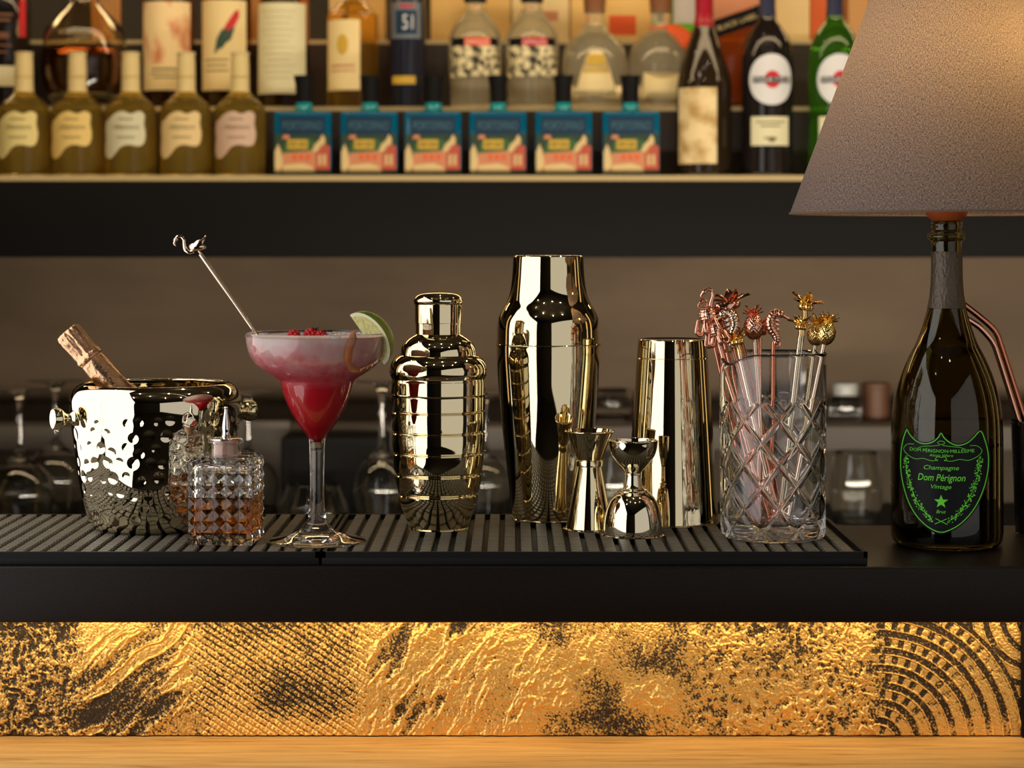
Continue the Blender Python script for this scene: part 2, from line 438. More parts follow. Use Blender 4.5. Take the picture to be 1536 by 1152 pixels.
# ================================================================== rubber bar mats
def make_mat(name, label, x0, x1, cut=0):
    dF, dB = 1.848, 2.112; w = x1 - x0; dep = dB - dF
    t = thing(name, label, 'bar mat', ((x0 + x1) / 2, CY + dF, Z0), group='rubber bar mats')
    MB().box((0, dep / 2, 0.0036), (w, dep, 0.0072), b=0.001).build('base', RUBBER, t)
    m = MB(); e = 0.0035
    m.box((0, e / 2, 0.0094), (w, e, 0.0052)); m.box((0, dep - e / 2, 0.0094), (w, e, 0.0052))
    m.box((-w / 2 + e / 2, dep / 2, 0.0094), (e, dep, 0.0052)); m.box((w / 2 - e / 2, dep / 2, 0.0094), (e, dep, 0.0052))
    m.build('rim', RUBBER, t, smooth=False)
    m = MB(); p = 0.0152; nr = int((w - 2 * e) / p); off = -nr * p / 2; nq = 24; q = (dep - 2 * e) / nq
    for i in range(nr):
        xc = off + p * (i + 0.5)
        m.box((xc, dep / 2, 0.0082), (p * 0.64, dep - 2 * e, 0.0038))
        for j in range(nq):
            yc = e + q * (j + 0.5); hx, hy = p * 0.335, q * 0.37; z1, z2 = 0.0095, 0.0120
            vs = [(xc + a * hx, yc + b * hy, z1) for a, b in ((-1, -1), (1, -1), (1, 1), (-1, 1))] + [(xc + a * hx * 0.9, yc + b * hy * 0.86, z2) for a, b in ((-1, -1), (1, -1), (1, 1), (-1, 1))]
            m.add(vs, [(0, 1, 5, 4), (1, 2, 6, 5), (2, 3, 7, 6), (3, 0, 4, 7), (4, 5, 6, 7)])
    m.build('ribs', RIBS, t, smooth=False)
    return t
make_mat('rubber_bar_mat', 'black ribbed rubber bar mat under the tall shaker and jiggers', -0.170, 0.318)
make_mat('rubber_bar_mat', 'black ribbed rubber bar mat under the hammered ice bucket', -0.668, -0.1725)

# ================================================================== hammered ice bucket
dB_ = 2.01; bx = WX(233.5, dB_)
bk = thing('ice_bucket', 'hammered gold metal ice bucket with two side knobs and dimpled wall', 'ice bucket', (bx, CY + dB_, MT))
pp = prof([(1e-9, 791), (60, 791), (84, 790.5), (93, 786), (99, 776), (105, 757), (110, 735), (116, 700), (121, 660), (125, 630), (127.6, 605), (126.5, 593), (121, 582), (113, 575.5), (109, 574.2), (106, 575.5), (107, 580), (112, 590), (117, 605), (114, 650), (105, 720), (92, 775), (84, 781), (1e-9, 782)], dB_, MT)
pp = spl(pp, 9)
NT = 560
pr = np.array(pp); arc = np.concatenate([[0], np.cumsum(np.hypot(np.diff(pr[:, 0]), np.diff(pr[:, 1])))])
nz_ = 430; sarc = np.linspace(0, arc[-1], nz_); rr = np.interp(sarc, arc, pr[:, 0]); zz = np.interp(sarc, arc, pr[:, 1])
rr[0] = rr[-1] = 1e-5
imax = int(np.argmax(zz))
th = np.linspace(0, 2 * PI, NT, endpoint=False)
TH, RR = np.meshgrid(th, rr); _, ZZ = np.meshgrid(th, zz)
disp = np.zeros_like(RR); px_m = dB_ / F
rr_ = random.Random(3); rows = 9
for j in range(rows):
    zc = WZ(624 + 20.5 * j, dB_) - MT
    n = 33
    for k in range(n):
        a = 2 * PI * (k + (0.5 if j % 2 else 0) + rr_.uniform(-0.24, 0.24)) / n; z_ = zc + rr_.uniform(-0.0034, 0.0034); R_ = rr_.uniform(6.8, 9.4) * px_m
        da = (TH - a + PI) % (2 * PI) - PI
        d2 = (da * RR) ** 2 + ((ZZ - z_) * 1.03) ** 2
        msk = (d2 < R_ * R_)
        msk[imax - 6:] = False
        disp = np.where(msk, np.maximum(disp, 0.00072 * (1 - d2 / (R_ * R_)) * (R_ / (9 * px_m))), disp)
R2 = RR - disp
grid_mesh('body', R2 * np.sin(TH), -R2 * np.cos(TH), ZZ, GOLD2, bk, wrap=True)
kp = [(1e-9, 0.0), (0.0055, 0), (0.0072, 0.0012), (0.0075, 0.003), (0.006, 0.0052), (0.0046, 0.0075), (0.0046, 0.010), (0.0065, 0.0125), (0.0095, 0.0155), (0.0102, 0.019), (0.0098, 0.0225), (0.0084, 0.0242), (1e-9, 0.0248)]
kr = WX(768 + 124, dB_); kz = WZ(622, dB_) - MT
for sgn in (1, -1):
    dirv = Vector((-0.86 * sgn, -0.51 * sgn, 0)).normalized()
    Mk = Matrix.Translation(dirv * (kr - 0.001) + Vector((0, 0, kz))) @ dirv.to_track_quat('Z', 'Y').to_matrix().to_4x4()
    MB().lathe(spl(kp, 4), 40, M=Mk).build('knob', GOLD, bk)

# small champagne bottle leaning in the bucket
top = W(100.5, 497, dB_); axd = Vector((-70, 0, 82)).normalized()
Lb = 0.176; s = dB_ / F
org = top - axd * Lb
bt = thing('champagne_bottle', 'small champagne bottle with crinkled rose gold foil leaning in the ice bucket', 'bottle', org, rot=Matrix((Vector((0, 1, 0)).cross(axd), Vector((0, 1, 0)), axd)).transposed().to_euler())
DKG = mat('bottle_green_glass', (0.02, 0.04, 0.01, 1), 0.05)
MB().lathe(spl([(1e-9, 0.004), (0.018, 0.001), (0.026, 0.002), (0.028, 0.006), (0.028, 0.056), (0.0235, 0.072), (0.0145, 0.093), (0.0122, 0.112), (0.0115, 0.13), (1e-9, 0.13)], 5), 40).build('glass_body', DKG, bt)
FOIL = mat('rose_gold_foil', S(226, 178, 138), 0.24, 1.0); bump(FOIL, 190, 0.9, 0.0018, (1, 1, 0.5), 6)
fp = spl([(0.0250, 0.070), (0.0200, 0.082), (0.0158, 0.092), (0.0136, 0.102), (0.0129, 0.114), (0.0126, 0.126), (0.0124, 0.135), (0.0122, 0.1385), (0.0128, 0.1395), (0.0138, 0.1415), (0.0138, 0.144), (0.0126, 0.1462), (0.0124, 0.150), (0.0128, 0.160), (0.0134, 0.168), (0.0130, 0.1735), (0.0105, 0.1762), (1e-9, 0.1765)], 6)
NTf = 96; TH, ZI = np.meshgrid(np.linspace(0, 2 * PI, NTf, endpoint=False), np.arange(len(fp)))
Rf = np.array([p[0] for p in fp])[ZI]; Zf = np.array([p[1] for p in fp])[ZI]
wr = (np.abs(np.sin(TH * 7 + 3 * fbm(TH * 2, Zf * 60, 5))) ** 3) * 0.0011 * np.clip((Zf - 0.140) / 0.01, 0, 1) + 0.0006 * (fbm(TH * 4, Zf * 420, 8) - 0.5)
Rf = np.maximum(Rf - wr, 1e-6)
fo = grid_mesh('foil_capsule', Rf * np.sin(TH), -Rf * np.cos(TH), Zf, FOIL, bt, wrap=True)
m = MB(); v, f = text_geo('POMMERY', width=0.029, bold=0.0)
aT = math.radians(14)
m.add([(0.0137 * math.sin(aT - y / 0.0127), -0.0137 * math.cos(aT - y / 0.0127), 0.1215 + x) for x, y in v], f)
m.build_flat('lettering', INK, fo)

# ================================================================== bitters decanter
dD = 1.918; dx = WX(339, dD)
dec = thing('bitters_decanter', 'square diamond-cut glass dasher bottle half full of amber bitters', 'decanter', (dx, CY + dD, MT), rotz=math.radians(-3))
s_ = 0.0292; hb = 0.0762; nc, nr = 5, 7; ap = 0.0025
m = MB()
for k in range(4):
    R = Matrix.Rotation(k * PI / 2, 4, 'Z'); vs = []; fs = []
    for j in range(nr + 1):
        for i in range(nc + 1): vs.append((-s_ + 2 * s_ * i / nc, -s_, hb * j / nr))
    for j in range(nr):
        for i in range(nc):
            a = j * (nc + 1) + i; c = len(vs); vs.append((-s_ + 2 * s_ * (i + 0.5) / nc, -s_ - ap, hb * (j + 0.5) / nr))
            q = (a, a + 1, a + nc + 2, a + nc + 1)
            fs += [(q[0], q[1], c), (q[1], q[2], c), (q[2], q[3], c), (q[3], q[0], c)]
    m.add(vs, fs, M=R)
    # sloping shoulder and flat top/bottom wedges
    s2 = s_ * 0.86; z2 = hb + 0.0035
    m.add([(-s_, -s_, hb), (s_, -s_, hb), (s2, -s2, z2), (-s2, -s2, z2), (0, 0, z2 + 0.001)], [(0, 1, 2, 3), (3, 2, 4)], M=R)
    m.add([(-s_, -s_, 0), (s_, -s_, 0), (0, 0, 0.0008)], [(1, 0, 2)], M=R)
def welded(mb, name, mats, parent):
    import bmesh
    o = mb.build(name, mats, parent, smooth=False); bm = bmesh.new(); bm.from_mesh(o.data)
    bmesh.ops.remove_doubles(bm, verts=bm.verts, dist=1e-5); bmesh.ops.recalc_face_normals(bm, faces=bm.faces); bm.to_mesh(o.data); bm.free(); return o
bo = welded(m, 'cut_glass_body', GLASS, dec)
ci, zi0 = s_ - 0.0045, 0.0085
cav = MB().box((0, 0, (zi0 + hb - 0.004) / 2), (2 * ci, 2 * ci, hb - 0.004 - zi0), b=0.003)
o = cav.build('inner_wall', GLASS, dec)
o.data.flip_normals()
zl = WZ(741, dD) - MT
MB().box((0, 0, (zi0 + zl) / 2 - 0.0002), (2 * ci + 0.0006, 2 * ci + 0.0006, zl - zi0 + 0.0004), b=0.003).build('liquor', WHISKY, dec)
zn = WZ(690, dD) - MT
k_ = dD / F
nk = [(21, 693), (22, 688), (22.5, 682), (22, 668), (22.5, 665), (26, 663.5), (26.3, 660), (25, 658), (20, 658), (18.2, 660), (18, 672), (18, 690), (17, 693)]
MB().lathe(spl(prof(nk, dD, MT), 4), 48).build('neck', GLASS, dec)
CORK = mat('pinkish_cork', S(196, 150, 128), 0.6); bump(CORK, 300, 0.4)
MB().lathe(spl(prof([(1e-9, 681), (17.2, 681), (17.2, 681), (17.8, 660), (17.8, 660), (1e-9, 660)], dD, MT), 2), 40).build('stopper', CORK, dec)
sp = MB().lathe(spl(prof([(1e-9, 660), (23, 660), (24.5, 658.6), (23, 656.5), (9, 655), (7, 654), (5.5, 650), (6.2, 642), (5.2, 632), (3.4, 622), (2.6, 614), (3.2, 611.5), (2.2, 610), (1e-9, 609.6)], dD, MT), 4), 40)
sp.build('dasher_spout', SILVER, dec)

# ================================================================== margarita
dM = 1.914; mx_ = WX(475.5, dM); gp = lambda pts: prof(pts, dM, MT)
mg = thing('margarita_glass', 'stemmed margarita glass holding a pink to red frozen cocktail', 'cocktail glass', (mx_, CY + dM, MT))
outer_ = [(1e-9, 811.8), (40, 812), (71, 811.8), (72.4, 810.6), (70, 809), (46, 803.5), (30, 797), (19, 787), (13.5, 775), (11, 755), (10.4, 720), (11, 690), (11.6, 668), (14, 656), (19, 648), (28, 636), (40.5, 614), (48, 596), (52, 583), (55, 573), (60, 567.5), (72, 560), (84, 552), (95, 541), (102, 528), (105.6, 513), (106.3, 500)]
inner_ = [(104.4, 499.3), (102.9, 501), (102.2, 514), (98.5, 528), (92, 539.5), (81.5, 549), (70, 556.5), (58, 563), (52, 569), (48.8, 582), (44.5, 596), (37, 613), (25, 635), (15, 647.5), (8, 655), (3, 658.5), (1e-9, 659)]
MB().lathe(spl(gp(outer_ + inner_), 4), 96).build('glass', GLASS, mg)
DRINK = mat('frozen_cocktail', S(220, 20, 40), 0.22, sss=0.35)
tc = N(DRINK, 'ShaderNodeTexCoord'); sx = N(DRINK, 'ShaderNodeSeparateXYZ'); L(DRINK, tc.outputs['Object'], sx.inputs['Vector'])
nn = N(DRINK, 'ShaderNodeTexNoise'); nn.inputs['Scale'].default_value = 95; nn.inputs['Detail'].default_value = 5; nn.inputs['Roughness'].default_value = 0.62; L(DRINK, tc.outputs['Object'], nn.inputs['Vector'])
nn2 = N(DRINK, 'ShaderNodeTexNoise'); nn2.inputs['Scale'].default_value = 38; nn2.inputs['Detail'].default_value = 2; L(DRINK, tc.outputs['Object'], nn2.inputs['Vector'])
zlo, zhi = WZ(660, dM) - MT, WZ(503, dM) - MT
mrg = N(DRINK, 'ShaderNodeMapRange'); mrg.inputs['From Min'].default_value = zlo; mrg.inputs['From Max'].default_value = zhi; L(DRINK, sx.outputs['Z'], mrg.inputs['Value'])
def math_(m_, op, a, b=None, val=None):
    n_ = N(m_, 'ShaderNodeMath'); n_.operation = op; L(m_, a, n_.inputs[0])
    if b is not None: L(m_, b, n_.inputs[1])
    if val is not None: n_.inputs[1].default_value = val
    return n_.outputs[0]
a1 = math_(DRINK, 'SUBTRACT', nn.outputs['Fac'], val=0.5); a2 = math_(DRINK, 'SUBTRACT', nn2.outputs['Fac'], val=0.5)
amp = N(DRINK, 'ShaderNodeMapRange'); amp.inputs['From Min'].default_value = 0.52; amp.inputs['From Max'].default_value = 0.75; amp.inputs['To Max'].default_value = 0.42; L(DRINK, mrg.outputs['Result'], amp.inputs['Value'])
sm = math_(DRINK, 'MULTIPLY', math_(DRINK, 'ADD', a1, a2), amp.outputs['Result'])
fac = math_(DRINK, 'ADD', mrg.outputs['Result'], sm)
rp = N(DRINK, 'ShaderNodeValToRGB'); L(DRINK, fac, rp.inputs['Fac'])
cols = [(0.0, S(150, 4, 18)), (0.25, S(196, 10, 30)), (0.50, S(206, 26, 46)), (0.58, S(216, 70, 86)), (0.70, S(220, 124, 132)), (0.84, S(222, 172, 172)), (1.0, S(222, 200, 194))]
for k, (p, c) in enumerate(cols):
    e = rp.color_ramp.elements[k] if k < 2 else rp.color_ramp.elements.new(p)
    e.position = p; e.color = c
L(DRINK, rp.outputs['Color'], BS(DRINK).inputs['Base Color'])
liq = [(1e-9, 660.5), (3, 660), (8, 656.5), (15, 649), (25.4, 636.5), (37.5, 614.5), (45.2, 597), (49.6, 582.5), (52.8, 569.6), (58.6, 563.8), (70.6, 557.4), (82.2, 550), (92.7, 540.2), (99.2, 528.5), (102.8, 514), (103.4, 504.5), (100, 503.5), (1e-9, 503)]
MB().lathe(spl(gp(liq), 4), 96).build('cocktail', DRINK, mg)
ICE = mat('ice', (0.93, 0.95, 0.97, 1), 0.12, 0, 0.75, 1.31)
ic = MB()
for k in range(46):
    a = rnd.uniform(0, 2 * PI); r = rnd.uniform(0.012, 0.059); z = WZ(503, dM) - MT
    ic.ell((r * math.cos(a), r * math.sin(a), z), (rnd.uniform(0.002, 0.005), rnd.uniform(0.002, 0.005), rnd.uniform(0.001, 0.0022)), nu=7, nv=5)
o = ic.build('crushed_ice', ICE, mg, smooth=False); o['kind'] = 'stuff'

# berries floating on top
BERRY = mat('raspberry_red', S(196, 12, 26), 0.28, sss=0.2)
HERB = mat('dark_green_herb', S(44, 58, 34), 0.5)
for k, (bxp, rb, dyy, lab) in enumerate([(443, 9.5, -0.012, 'red raspberry floating on the frozen cocktail nearest the stirrer'), (468, 11.5, -0.006, 'largest red raspberry floating mid glass on the frozen cocktail'), (484, 8.5, -0.013, 'small red raspberry floating on the frozen cocktail nearest the orange peel')]):
    r = rb * dM / F; c = Vector((WX(bxp, dM), CY + dM + dyy, WZ(503, dM) - r * 0.35))
    t = thing('raspberry', lab, 'berry', c, group='raspberries on the cocktail')
    m = MB()
    for i in range(30):
        z = 1 - 2 * (i + 0.5) / 30; ph = i * 2.39996; q = math.sqrt(1 - z * z)
        m.ell((r * 0.78 * q * math.cos(ph), r * 0.78 * q * math.sin(ph), r * 0.7 * z + r * 0.4), r * 0.33, nu=8, nv=6)
    m.ell((0, 0, r * 0.4), r * 0.75, nu=12, nv=8); m.build('drupelets', BERRY, t)
    if k:
        h = MB()
        for i in range(5): h.blade((r * 0.5, 0, r * 1.0), (math.cos(i * 1.3), math.sin(i * 1.3), 0.5), (0, 0, 1), r * 0.7, r * 0.4, 0.3)
        h.build('leaf', HERB, t)
# orange peel curling down inside the glass
PEEL = mat('orange_peel', S(226, 150, 96), 0.45); bump(PEEL, 700, 0.3)
pts_ = [(537, 493, 0.0), (534, 505, -0.001), (529, 520, -0.002), (527, 535, -0.001), (530, 546, 0.001), (538, 553, 0.003), (547, 552, 0.005), (556, 545, 0.008)]
pl = MB(); vs = []; fs = []
def rim_y(px, py):      # front of the bowl at that pixel row
    hw = np.interp(py, [500, 513, 528, 541, 552, 560], [105.5, 105, 101.5, 94.5, 83, 72]); x = px - 475.5
    return -math.sqrt(max(hw * hw - x * x, 1)) * dM / F
for i, (px, py, oy) in enumerate(pts_):
    for sgn in (-1, 1):
        wx_ = 6.5 * (1 - 0.25 * i / 7) if i else 2.5
        qx = px + sgn * wx_ * (1 if i < 4 else 0.35); qy = py + sgn * wx_ * (0 if i < 4 else -0.9)
        vs.append((WX(qx, dM) - mx_, rim_y(min(qx, 575), qy) + 0.0012 + 0.0, WZ(qy, dM) - MT))
for i in range(len(pts_) - 1): fs.append((2 * i, 2 * i + 1, 2 * i + 3, 2 * i + 2))
pl.add(vs, fs)
o = pl.build('orange_peel_twist', PEEL, loc=(mx_, CY + dM, MT)); tag(o, 'curl of orange peel pressed inside the margarita glass wall', 'orange peel')
so = o.modifiers.new('thickness', 'SOLIDIFY'); so.thickness = 0.0011; so.offset = 0

# lime wedge on the rim
lc = (W(526, 472, dM) + W(577, 546, dM)) / 2; lc.y = CY + dM - 0.010
e1 = Vector((51, 0, -74)).normalized(); r0 = Vector((74, 0, 51)).normalized(); nrm = Vector((0, -1, 0)); thl = math.radians(40)
rv = r0 * math.cos(thl) + nrm * math.sin(thl); bv = -(nrm * math.cos(thl) - r0 * math.sin(thl))
la, lb = 45 * dM / F, 39 * dM / F; Wd = math.radians(48)
lt = thing('lime_wedge', 'green lime wedge perched on the margarita glass rim', 'lime wedge', lc)
RIND = mat('lime_rind', S(112, 138, 30), 0.35); noise_col(RIND, S(84, 116, 22), S(150, 160, 44), 60); bump(RIND, 900, 0.4)
FLESH = mat('lime_flesh', S(214, 210, 130), 0.3, sss=0.2); noise_col(FLESH, S(206, 204, 110), S(232, 228, 170), 260, (1, 1, 1))
PITH = mat('lime_pith', S(238, 236, 200), 0.5)
def lp(u, w, t=1.0): return e1 * (-la * math.cos(u)) * t + (rv * math.cos(w) + bv * math.sin(w)) * (lb * math.sin(u) * t)
nu_, nw_ = 28, 10
m = MB(); vs = [lp(PI * i / nu_, Wd * j / nw_) for j in range(nw_ + 1) for i in range(nu_ + 1)]
m.add(vs, [(j * (nu_ + 1) + i, j * (nu_ + 1) + i + 1, (j + 1) * (nu_ + 1) + i + 1, (j + 1) * (nu_ + 1) + i) for j in range(nw_) for i in range(nu_)])
m.build('rind', RIND, lt)
m = MB()
for w in (0, Wd):
    for t0, t1, mi in ((0.0, 0.88, 0), (0.88, 1.0, 1)):
        vs = []
        for i in range(nu_ + 1): vs += [lp(PI * i / nu_, w, t0), lp(PI * i / nu_, w, t1)]
        m.add(vs, [(2 * i, 2 * i + 2, 2 * i + 3, 2 * i + 1) for i in range(nu_)], mi)
for u in (0.55, 1.1, 1.65, 2.2, 2.7):
    p = lp(u, 0, 0.9); pn = (lp(u + 0.02, 0, 0.9)) ; q = lp(u, 0, 0.06); of = (nrm * math.cos(thl) - r0 * math.sin(thl)) * 0.00025
    sd = (lp(u + 0.05, 0, 0.9) - p).normalized() * 0.00035
    m.add([q - sd + of, q + sd + of, p + sd + of, p - sd + of], [(0, 1, 2, 3)], 1)
m.build_flat('flesh', [FLESH, PITH], lt)

# ================================================================== cocktail stirrers
def flamingo(m, k=1.0):
    """bird in the x-z plane, z up along the rod, head to -x; sizes in metres"""
    R = Matrix.Rotation(math.radians(-58), 3, 'Y')
    m.ell((0.0012 * k, 0, 0.0058 * k), (0.0036 * k, 0.0030 * k, 0.0064 * k), R=R, nu=18, nv=12, bumpf=lambda p, t: 0.06 * math.sin(7 * p + 9 * t))
    m.blade((0.004 * k, 0, 0.0072 * k), (1, 0, 0.25), (0, 0, 1), 0.0075 * k, 0.004 * k, 0.0)
    for s in (-1, 1): m.blade((-0.001 * k, s * 0.0026 * k, 0.0072 * k), (1, s * 0.1, 0.05), (0, s, 0.2), 0.010 * k, 0.005 * k, -0.1)
    nk = spl([(-0.0032, 0, 0.0050), (-0.0060, 0, 0.0058), (-0.0072, 0, 0.0090), (-0.0056, 0, 0.0128), (-0.0040, 0, 0.0160), (-0.0044, 0, 0.0192), (-0.0066, 0, 0.0206), (-0.0088, 0, 0.0196)], 5)
    nk = [(x * k, y * k, z * k) for x, y, z in nk]; n = len(nk)
    m.tube(nk, [k * (0.0020 - 0.0009 * min(1, i / n * 1.6)) for i in range(n)], 10)
    m.ell((-0.0088 * k, 0, 0.0194 * k), (0.0019 * k, 0.0016 * k, 0.0016 * k))
    m.tube([(-0.0098 * k, 0, 0.019 * k), (-0.0116 * k, 0, 0.0176 * k), (-0.0118 * k, 0, 0.0152 * k)], [0.0012 * k, 0.0010 * k, 0.0003 * k], 8)
    for s in (-1, 1): m.tube([(0.0004 * k, s * 0.0008 * k, 0.004 * k), (0.0004 * k, s * 0.0006 * k, -0.002 * k)], 0.0007 * k, 8)
def pineapple(m, k=1.0):
    m.ell((0, 0, 0.0075 * k), (0.0062 * k, 0.0062 * k, 0.0080 * k), nu=72, nv=44, bumpf=lambda p, t: 0.12 * abs(math.sin(8 * p + 9 * t)) * abs(math.sin(8 * p - 9 * t)))
    for ring, (nn_, tilt, ln) in enumerate([(7, 1.0, 0.0062), (6, 0.55, 0.0075), (4, 0.2, 0.0085)]):
        for i in range(nn_):
            a = 2 * PI * i / nn_ + ring * 0.4; d = (math.cos(a) * tilt, math.sin(a) * tilt, 1)
            m.blade((math.cos(a) * 0.0012 * k, math.sin(a) * 0.0012 * k, 0.0145 * k), d, (math.cos(a), math.sin(a), -0.6), ln * k, 0.0032 * k, 0.35)
def seahorse(m, k=1.0):
    sp_ = spl([(0.0005, 0, -0.002), (0.0022, 0, 0.0012), (0.0012, 0, 0.0045), (-0.0014, 0, 0.0085), (-0.0020, 0, 0.0125), (-0.0004, 0, 0.0162), (0.0028, 0, 0.0176), (0.0052, 0, 0.0164)], 7)
    n = len(sp_); m.tube([(x * k, y * k, z * k) for x, y, z in sp_], [k * (0.0011 + 0.0019 * math.sin(PI * min(1, i / n * 1.05)) + (0.00042 if i % 3 == 0 else 0)) for i in range(n)], 12)
    m.tube([(0.005 * k, 0, 0.0164 * k), (0.0094 * k, 0, 0.0138 * k)], [0.0014 * k, 0.0007 * k], 8)
    m.ell((0.0042 * k, 0, 0.0168 * k), 0.0023 * k)
    for i in range(4): m.blade((-0.0006 * k + 0.0008 * k, 0, (0.0135 - 0.0026 * i) * k), (1, 0, -0.2), (0, 1, 0), 0.0042 * k, 0.0024 * k, 0.0)
    for i in range(3): m.ell(((0.0012 + 0.0014 * i) * k, 0, 0.0194 * k - 0.0006 * i * k), 0.0008 * k, nu=6, nv=4)
    tl = [(0.0018 * k + 0.0022 * k * math.cos(a) * (1 - a / 12), 0, -0.001 * k + 0.0022 * k * math.sin(a) * (1 - a / 12)) for a in np.linspace(-1.5, 4.2, 14)]
    m.tube(tl, 0.0009 * k, 8)
def palm(m, k=1.0, loops=False):
    m.tube(spl([(0, 0, -0.002), (0.0006, 0, 0.003), (-0.0004, 0, 0.009)], 4), [0.0016 * k] * 9, 10)
    for i in range(7):
        a = 2 * PI * i / 7 + 0.3; hz_ = 1.5 if i % 2 else 0.6; d = (math.cos(a), math.sin(a) * 0.8, hz_)
        m.blade((0, 0, 0.008 * k), d, (math.cos(a), math.sin(a), -0.8), 0.0100 * k, 0.0060 * k, 0.3)
    for i in range(5):
        a = 2 * PI * i / 5; m.ell((0.0026 * k * math.cos(a), 0.0026 * k * math.sin(a), 0.0072 * k), 0.0021 * k, nu=10, nv=7)
    if loops:
        for sgn in (-1, 1):
            m.tube([(sgn * (0.0028 + 0.003 * (1 - math.cos(a))) * k, 0, (0.001 + 0.0030 * math.sin(a)) * k) for a in np.linspace(0, 2 * PI, 16)], 0.0011 * k, 8)
def octopus(m, k=1.0):
    m.ell((0, 0, 0.0085 * k), (0.0056 * k, 0.0056 * k, 0.0062 * k), nu=64, nv=40, bumpf=lambda p, t: 0.10 * abs(math.sin(9 * p)) * abs(math.sin(10 * t)))
    for i in range(7):
        a = 2 * PI * i / 7 + 0.2; pts = []
        for u in np.linspace(0, 1, 14):
            rr3 = 0.003 + 0.0072 * min(u * 1.5, 1) - 0.003 * max(0, u - 0.7) / 0.3; zz3 = 0.0045 - 0.0065 * math.sin(u * PI * 1.15)
            pts.append((rr3 * math.cos(a) * k, rr3 * math.sin(a) * k, zz3 * k))
        m.tube(pts, [k * (0.0017 - 0.0009 * u) for u in np.linspace(0, 1, 14)], 9)
HEADS = {'flamingo': flamingo, 'pineapple': pineapple, 'seahorse': seahorse, 'palm': palm, 'octopus': octopus}
def stirrer(label, kind, neck, tip, mt, rodm, k=1.0, rr=0.0013, spin=0.0, group='cocktail stirrers in the mixing glass', flip=False, lift=0.0):
    neck = Vector(neck); tip = Vector(tip); ax = (neck - tip).normalized(); ln = (neck - tip).length
    yv = Vector((0, 1, 0)); xv = yv.cross(ax).normalized(); yv = ax.cross(xv)
    R = Matrix((xv, yv, ax)).transposed()
    t = thing('cocktail_stirrer', label, 'stirrer', tip, group=group, rot=R.to_euler())
    MB().tube([(0, 0, 0), (0, 0, ln * 0.5), (0, 0, ln)], rr, 12).build('rod', rodm, t)
    m = MB(); HEADS[kind](m, k)
    M = Matrix.Translation((0, 0, ln + lift)) @ Matrix.Rotation(spin, 4, 'Z')
    if flip: M = M @ Matrix.Scale(-1, 4, (1, 0, 0))
    m.v = [tuple(M @ Vector(p)) for p in m.v]
    m.build(kind + '_ornament', mt, t, angle=75)
    return t
# the one standing in the margarita
nk_ = W(303.5, 381, dM); tp = W(487, 647, dM); nk_.y -= 0.012
st = stirrer('rose gold stirrer with a flamingo top standing in the margarita', 'flamingo', nk_, tp, ROSE, ROSE, k=1.22, rr=0.0018, group='cocktail stirrers')

# ================================================================== gold shakers, jiggers
dC = 2.005
ck = thing('cobbler_shaker', 'ribbed gold cobbler cocktail shaker with capped lid beside the margarita', 'shaker', (WX(657.5, dC), CY + dC, MT))
cap = [(1e-9, 438), (14, 438.2), (27, 440.5), (34, 444.5), (37.2, 449.5), (36.8, 454), (34.8, 457), (34.8, 457), (35.3, 459), (35.2, 484), (35.2, 484), (34.4, 485), (34.3, 503)]
MB().lathe(spl(prof([(1e-9, 503)] + [(34.3, 503)] + [(34.3, 503)] + cap[::-1], dC, MT), 5), 96).build('cap', GOLD, ck)
lid = [(33, 500.5), (36, 502), (43, 506), (50, 512), (54.6, 519), (56.6, 526), (57.3, 532), (57.3, 532), (60, 533), (66.5, 538), (71, 545), (73.2, 553), (73, 560), (71.2, 565), (70.2, 567.5), (70.4, 570), (70.8, 573), (70.6, 590.5), (70.6, 590.5), (1e-9, 590.5)]
MB().lathe(spl(prof(lid[::-1], dC, MT), 5), 96).build('strainer_lid', GOLD, ck)
body = [(69.8, 591), (70.3, 592), (70.2, 612)]
rings = [(616, 70.2), (647, 69.9), (678, 68.8), (710, 65.2), (740, 60.2)]
for i, (yy, hw) in enumerate(rings):
    body += [(hw - 0.1, yy - 2.6), (hw - 0.1, yy - 2.6), (hw - 2.2, yy), (hw + 0.1, yy + 2.6), (hw + 0.1, yy + 2.6)]
    nxt = rings[i + 1] if i < 4 else None
    if nxt: ym = (yy + nxt[0]) / 2; body += [((hw + nxt[1]) / 2 + 0.45, ym)]
body += [(57.5, 755), (51.5, 770), (46.5, 783), (44, 790), (42.5, 792), (1e-9, 792)]
MB().lathe(spl(prof(([(1e-9, 591)] + body)[::-1], dC, MT), 5), 96).build('body', GOLD, ck)

dT = 2.076
tk = thing('parisian_shaker', 'tall smooth gold two-piece cocktail shaker behind the hourglass jiggers', 'shaker', (WX(822.5, dT), CY + dT, MT))
lidp = [(1e-9, 382.5), (40, 382.5), (49, 382.8), (51.8, 384.5), (52.6, 389), (54.5, 415), (57.3, 437), (62, 452), (69.5, 465), (74.6, 477), (76.8, 490), (77.4, 503), (77.6, 515), (77.6, 515), (1e-9, 515)]
MB().lathe(spl(prof(lidp[::-1], dT, MT), 6), 112).build('top_half', GOLD, tk)
bod = [(1e-9, 515.4), (78.3, 515.4), (78.3, 515.4), (78.8, 516.4), (78.2, 518), (77.8, 540), (76, 565), (73.2, 600), (69.5, 640), (65, 680), (61, 715), (57.5, 750), (55, 768), (53, 775), (50, 777.4), (1e-9, 777.4)]
MB().lathe(spl(prof(bod[::-1], dT, MT), 6), 112).build('bottom_half', GOLD, tk)

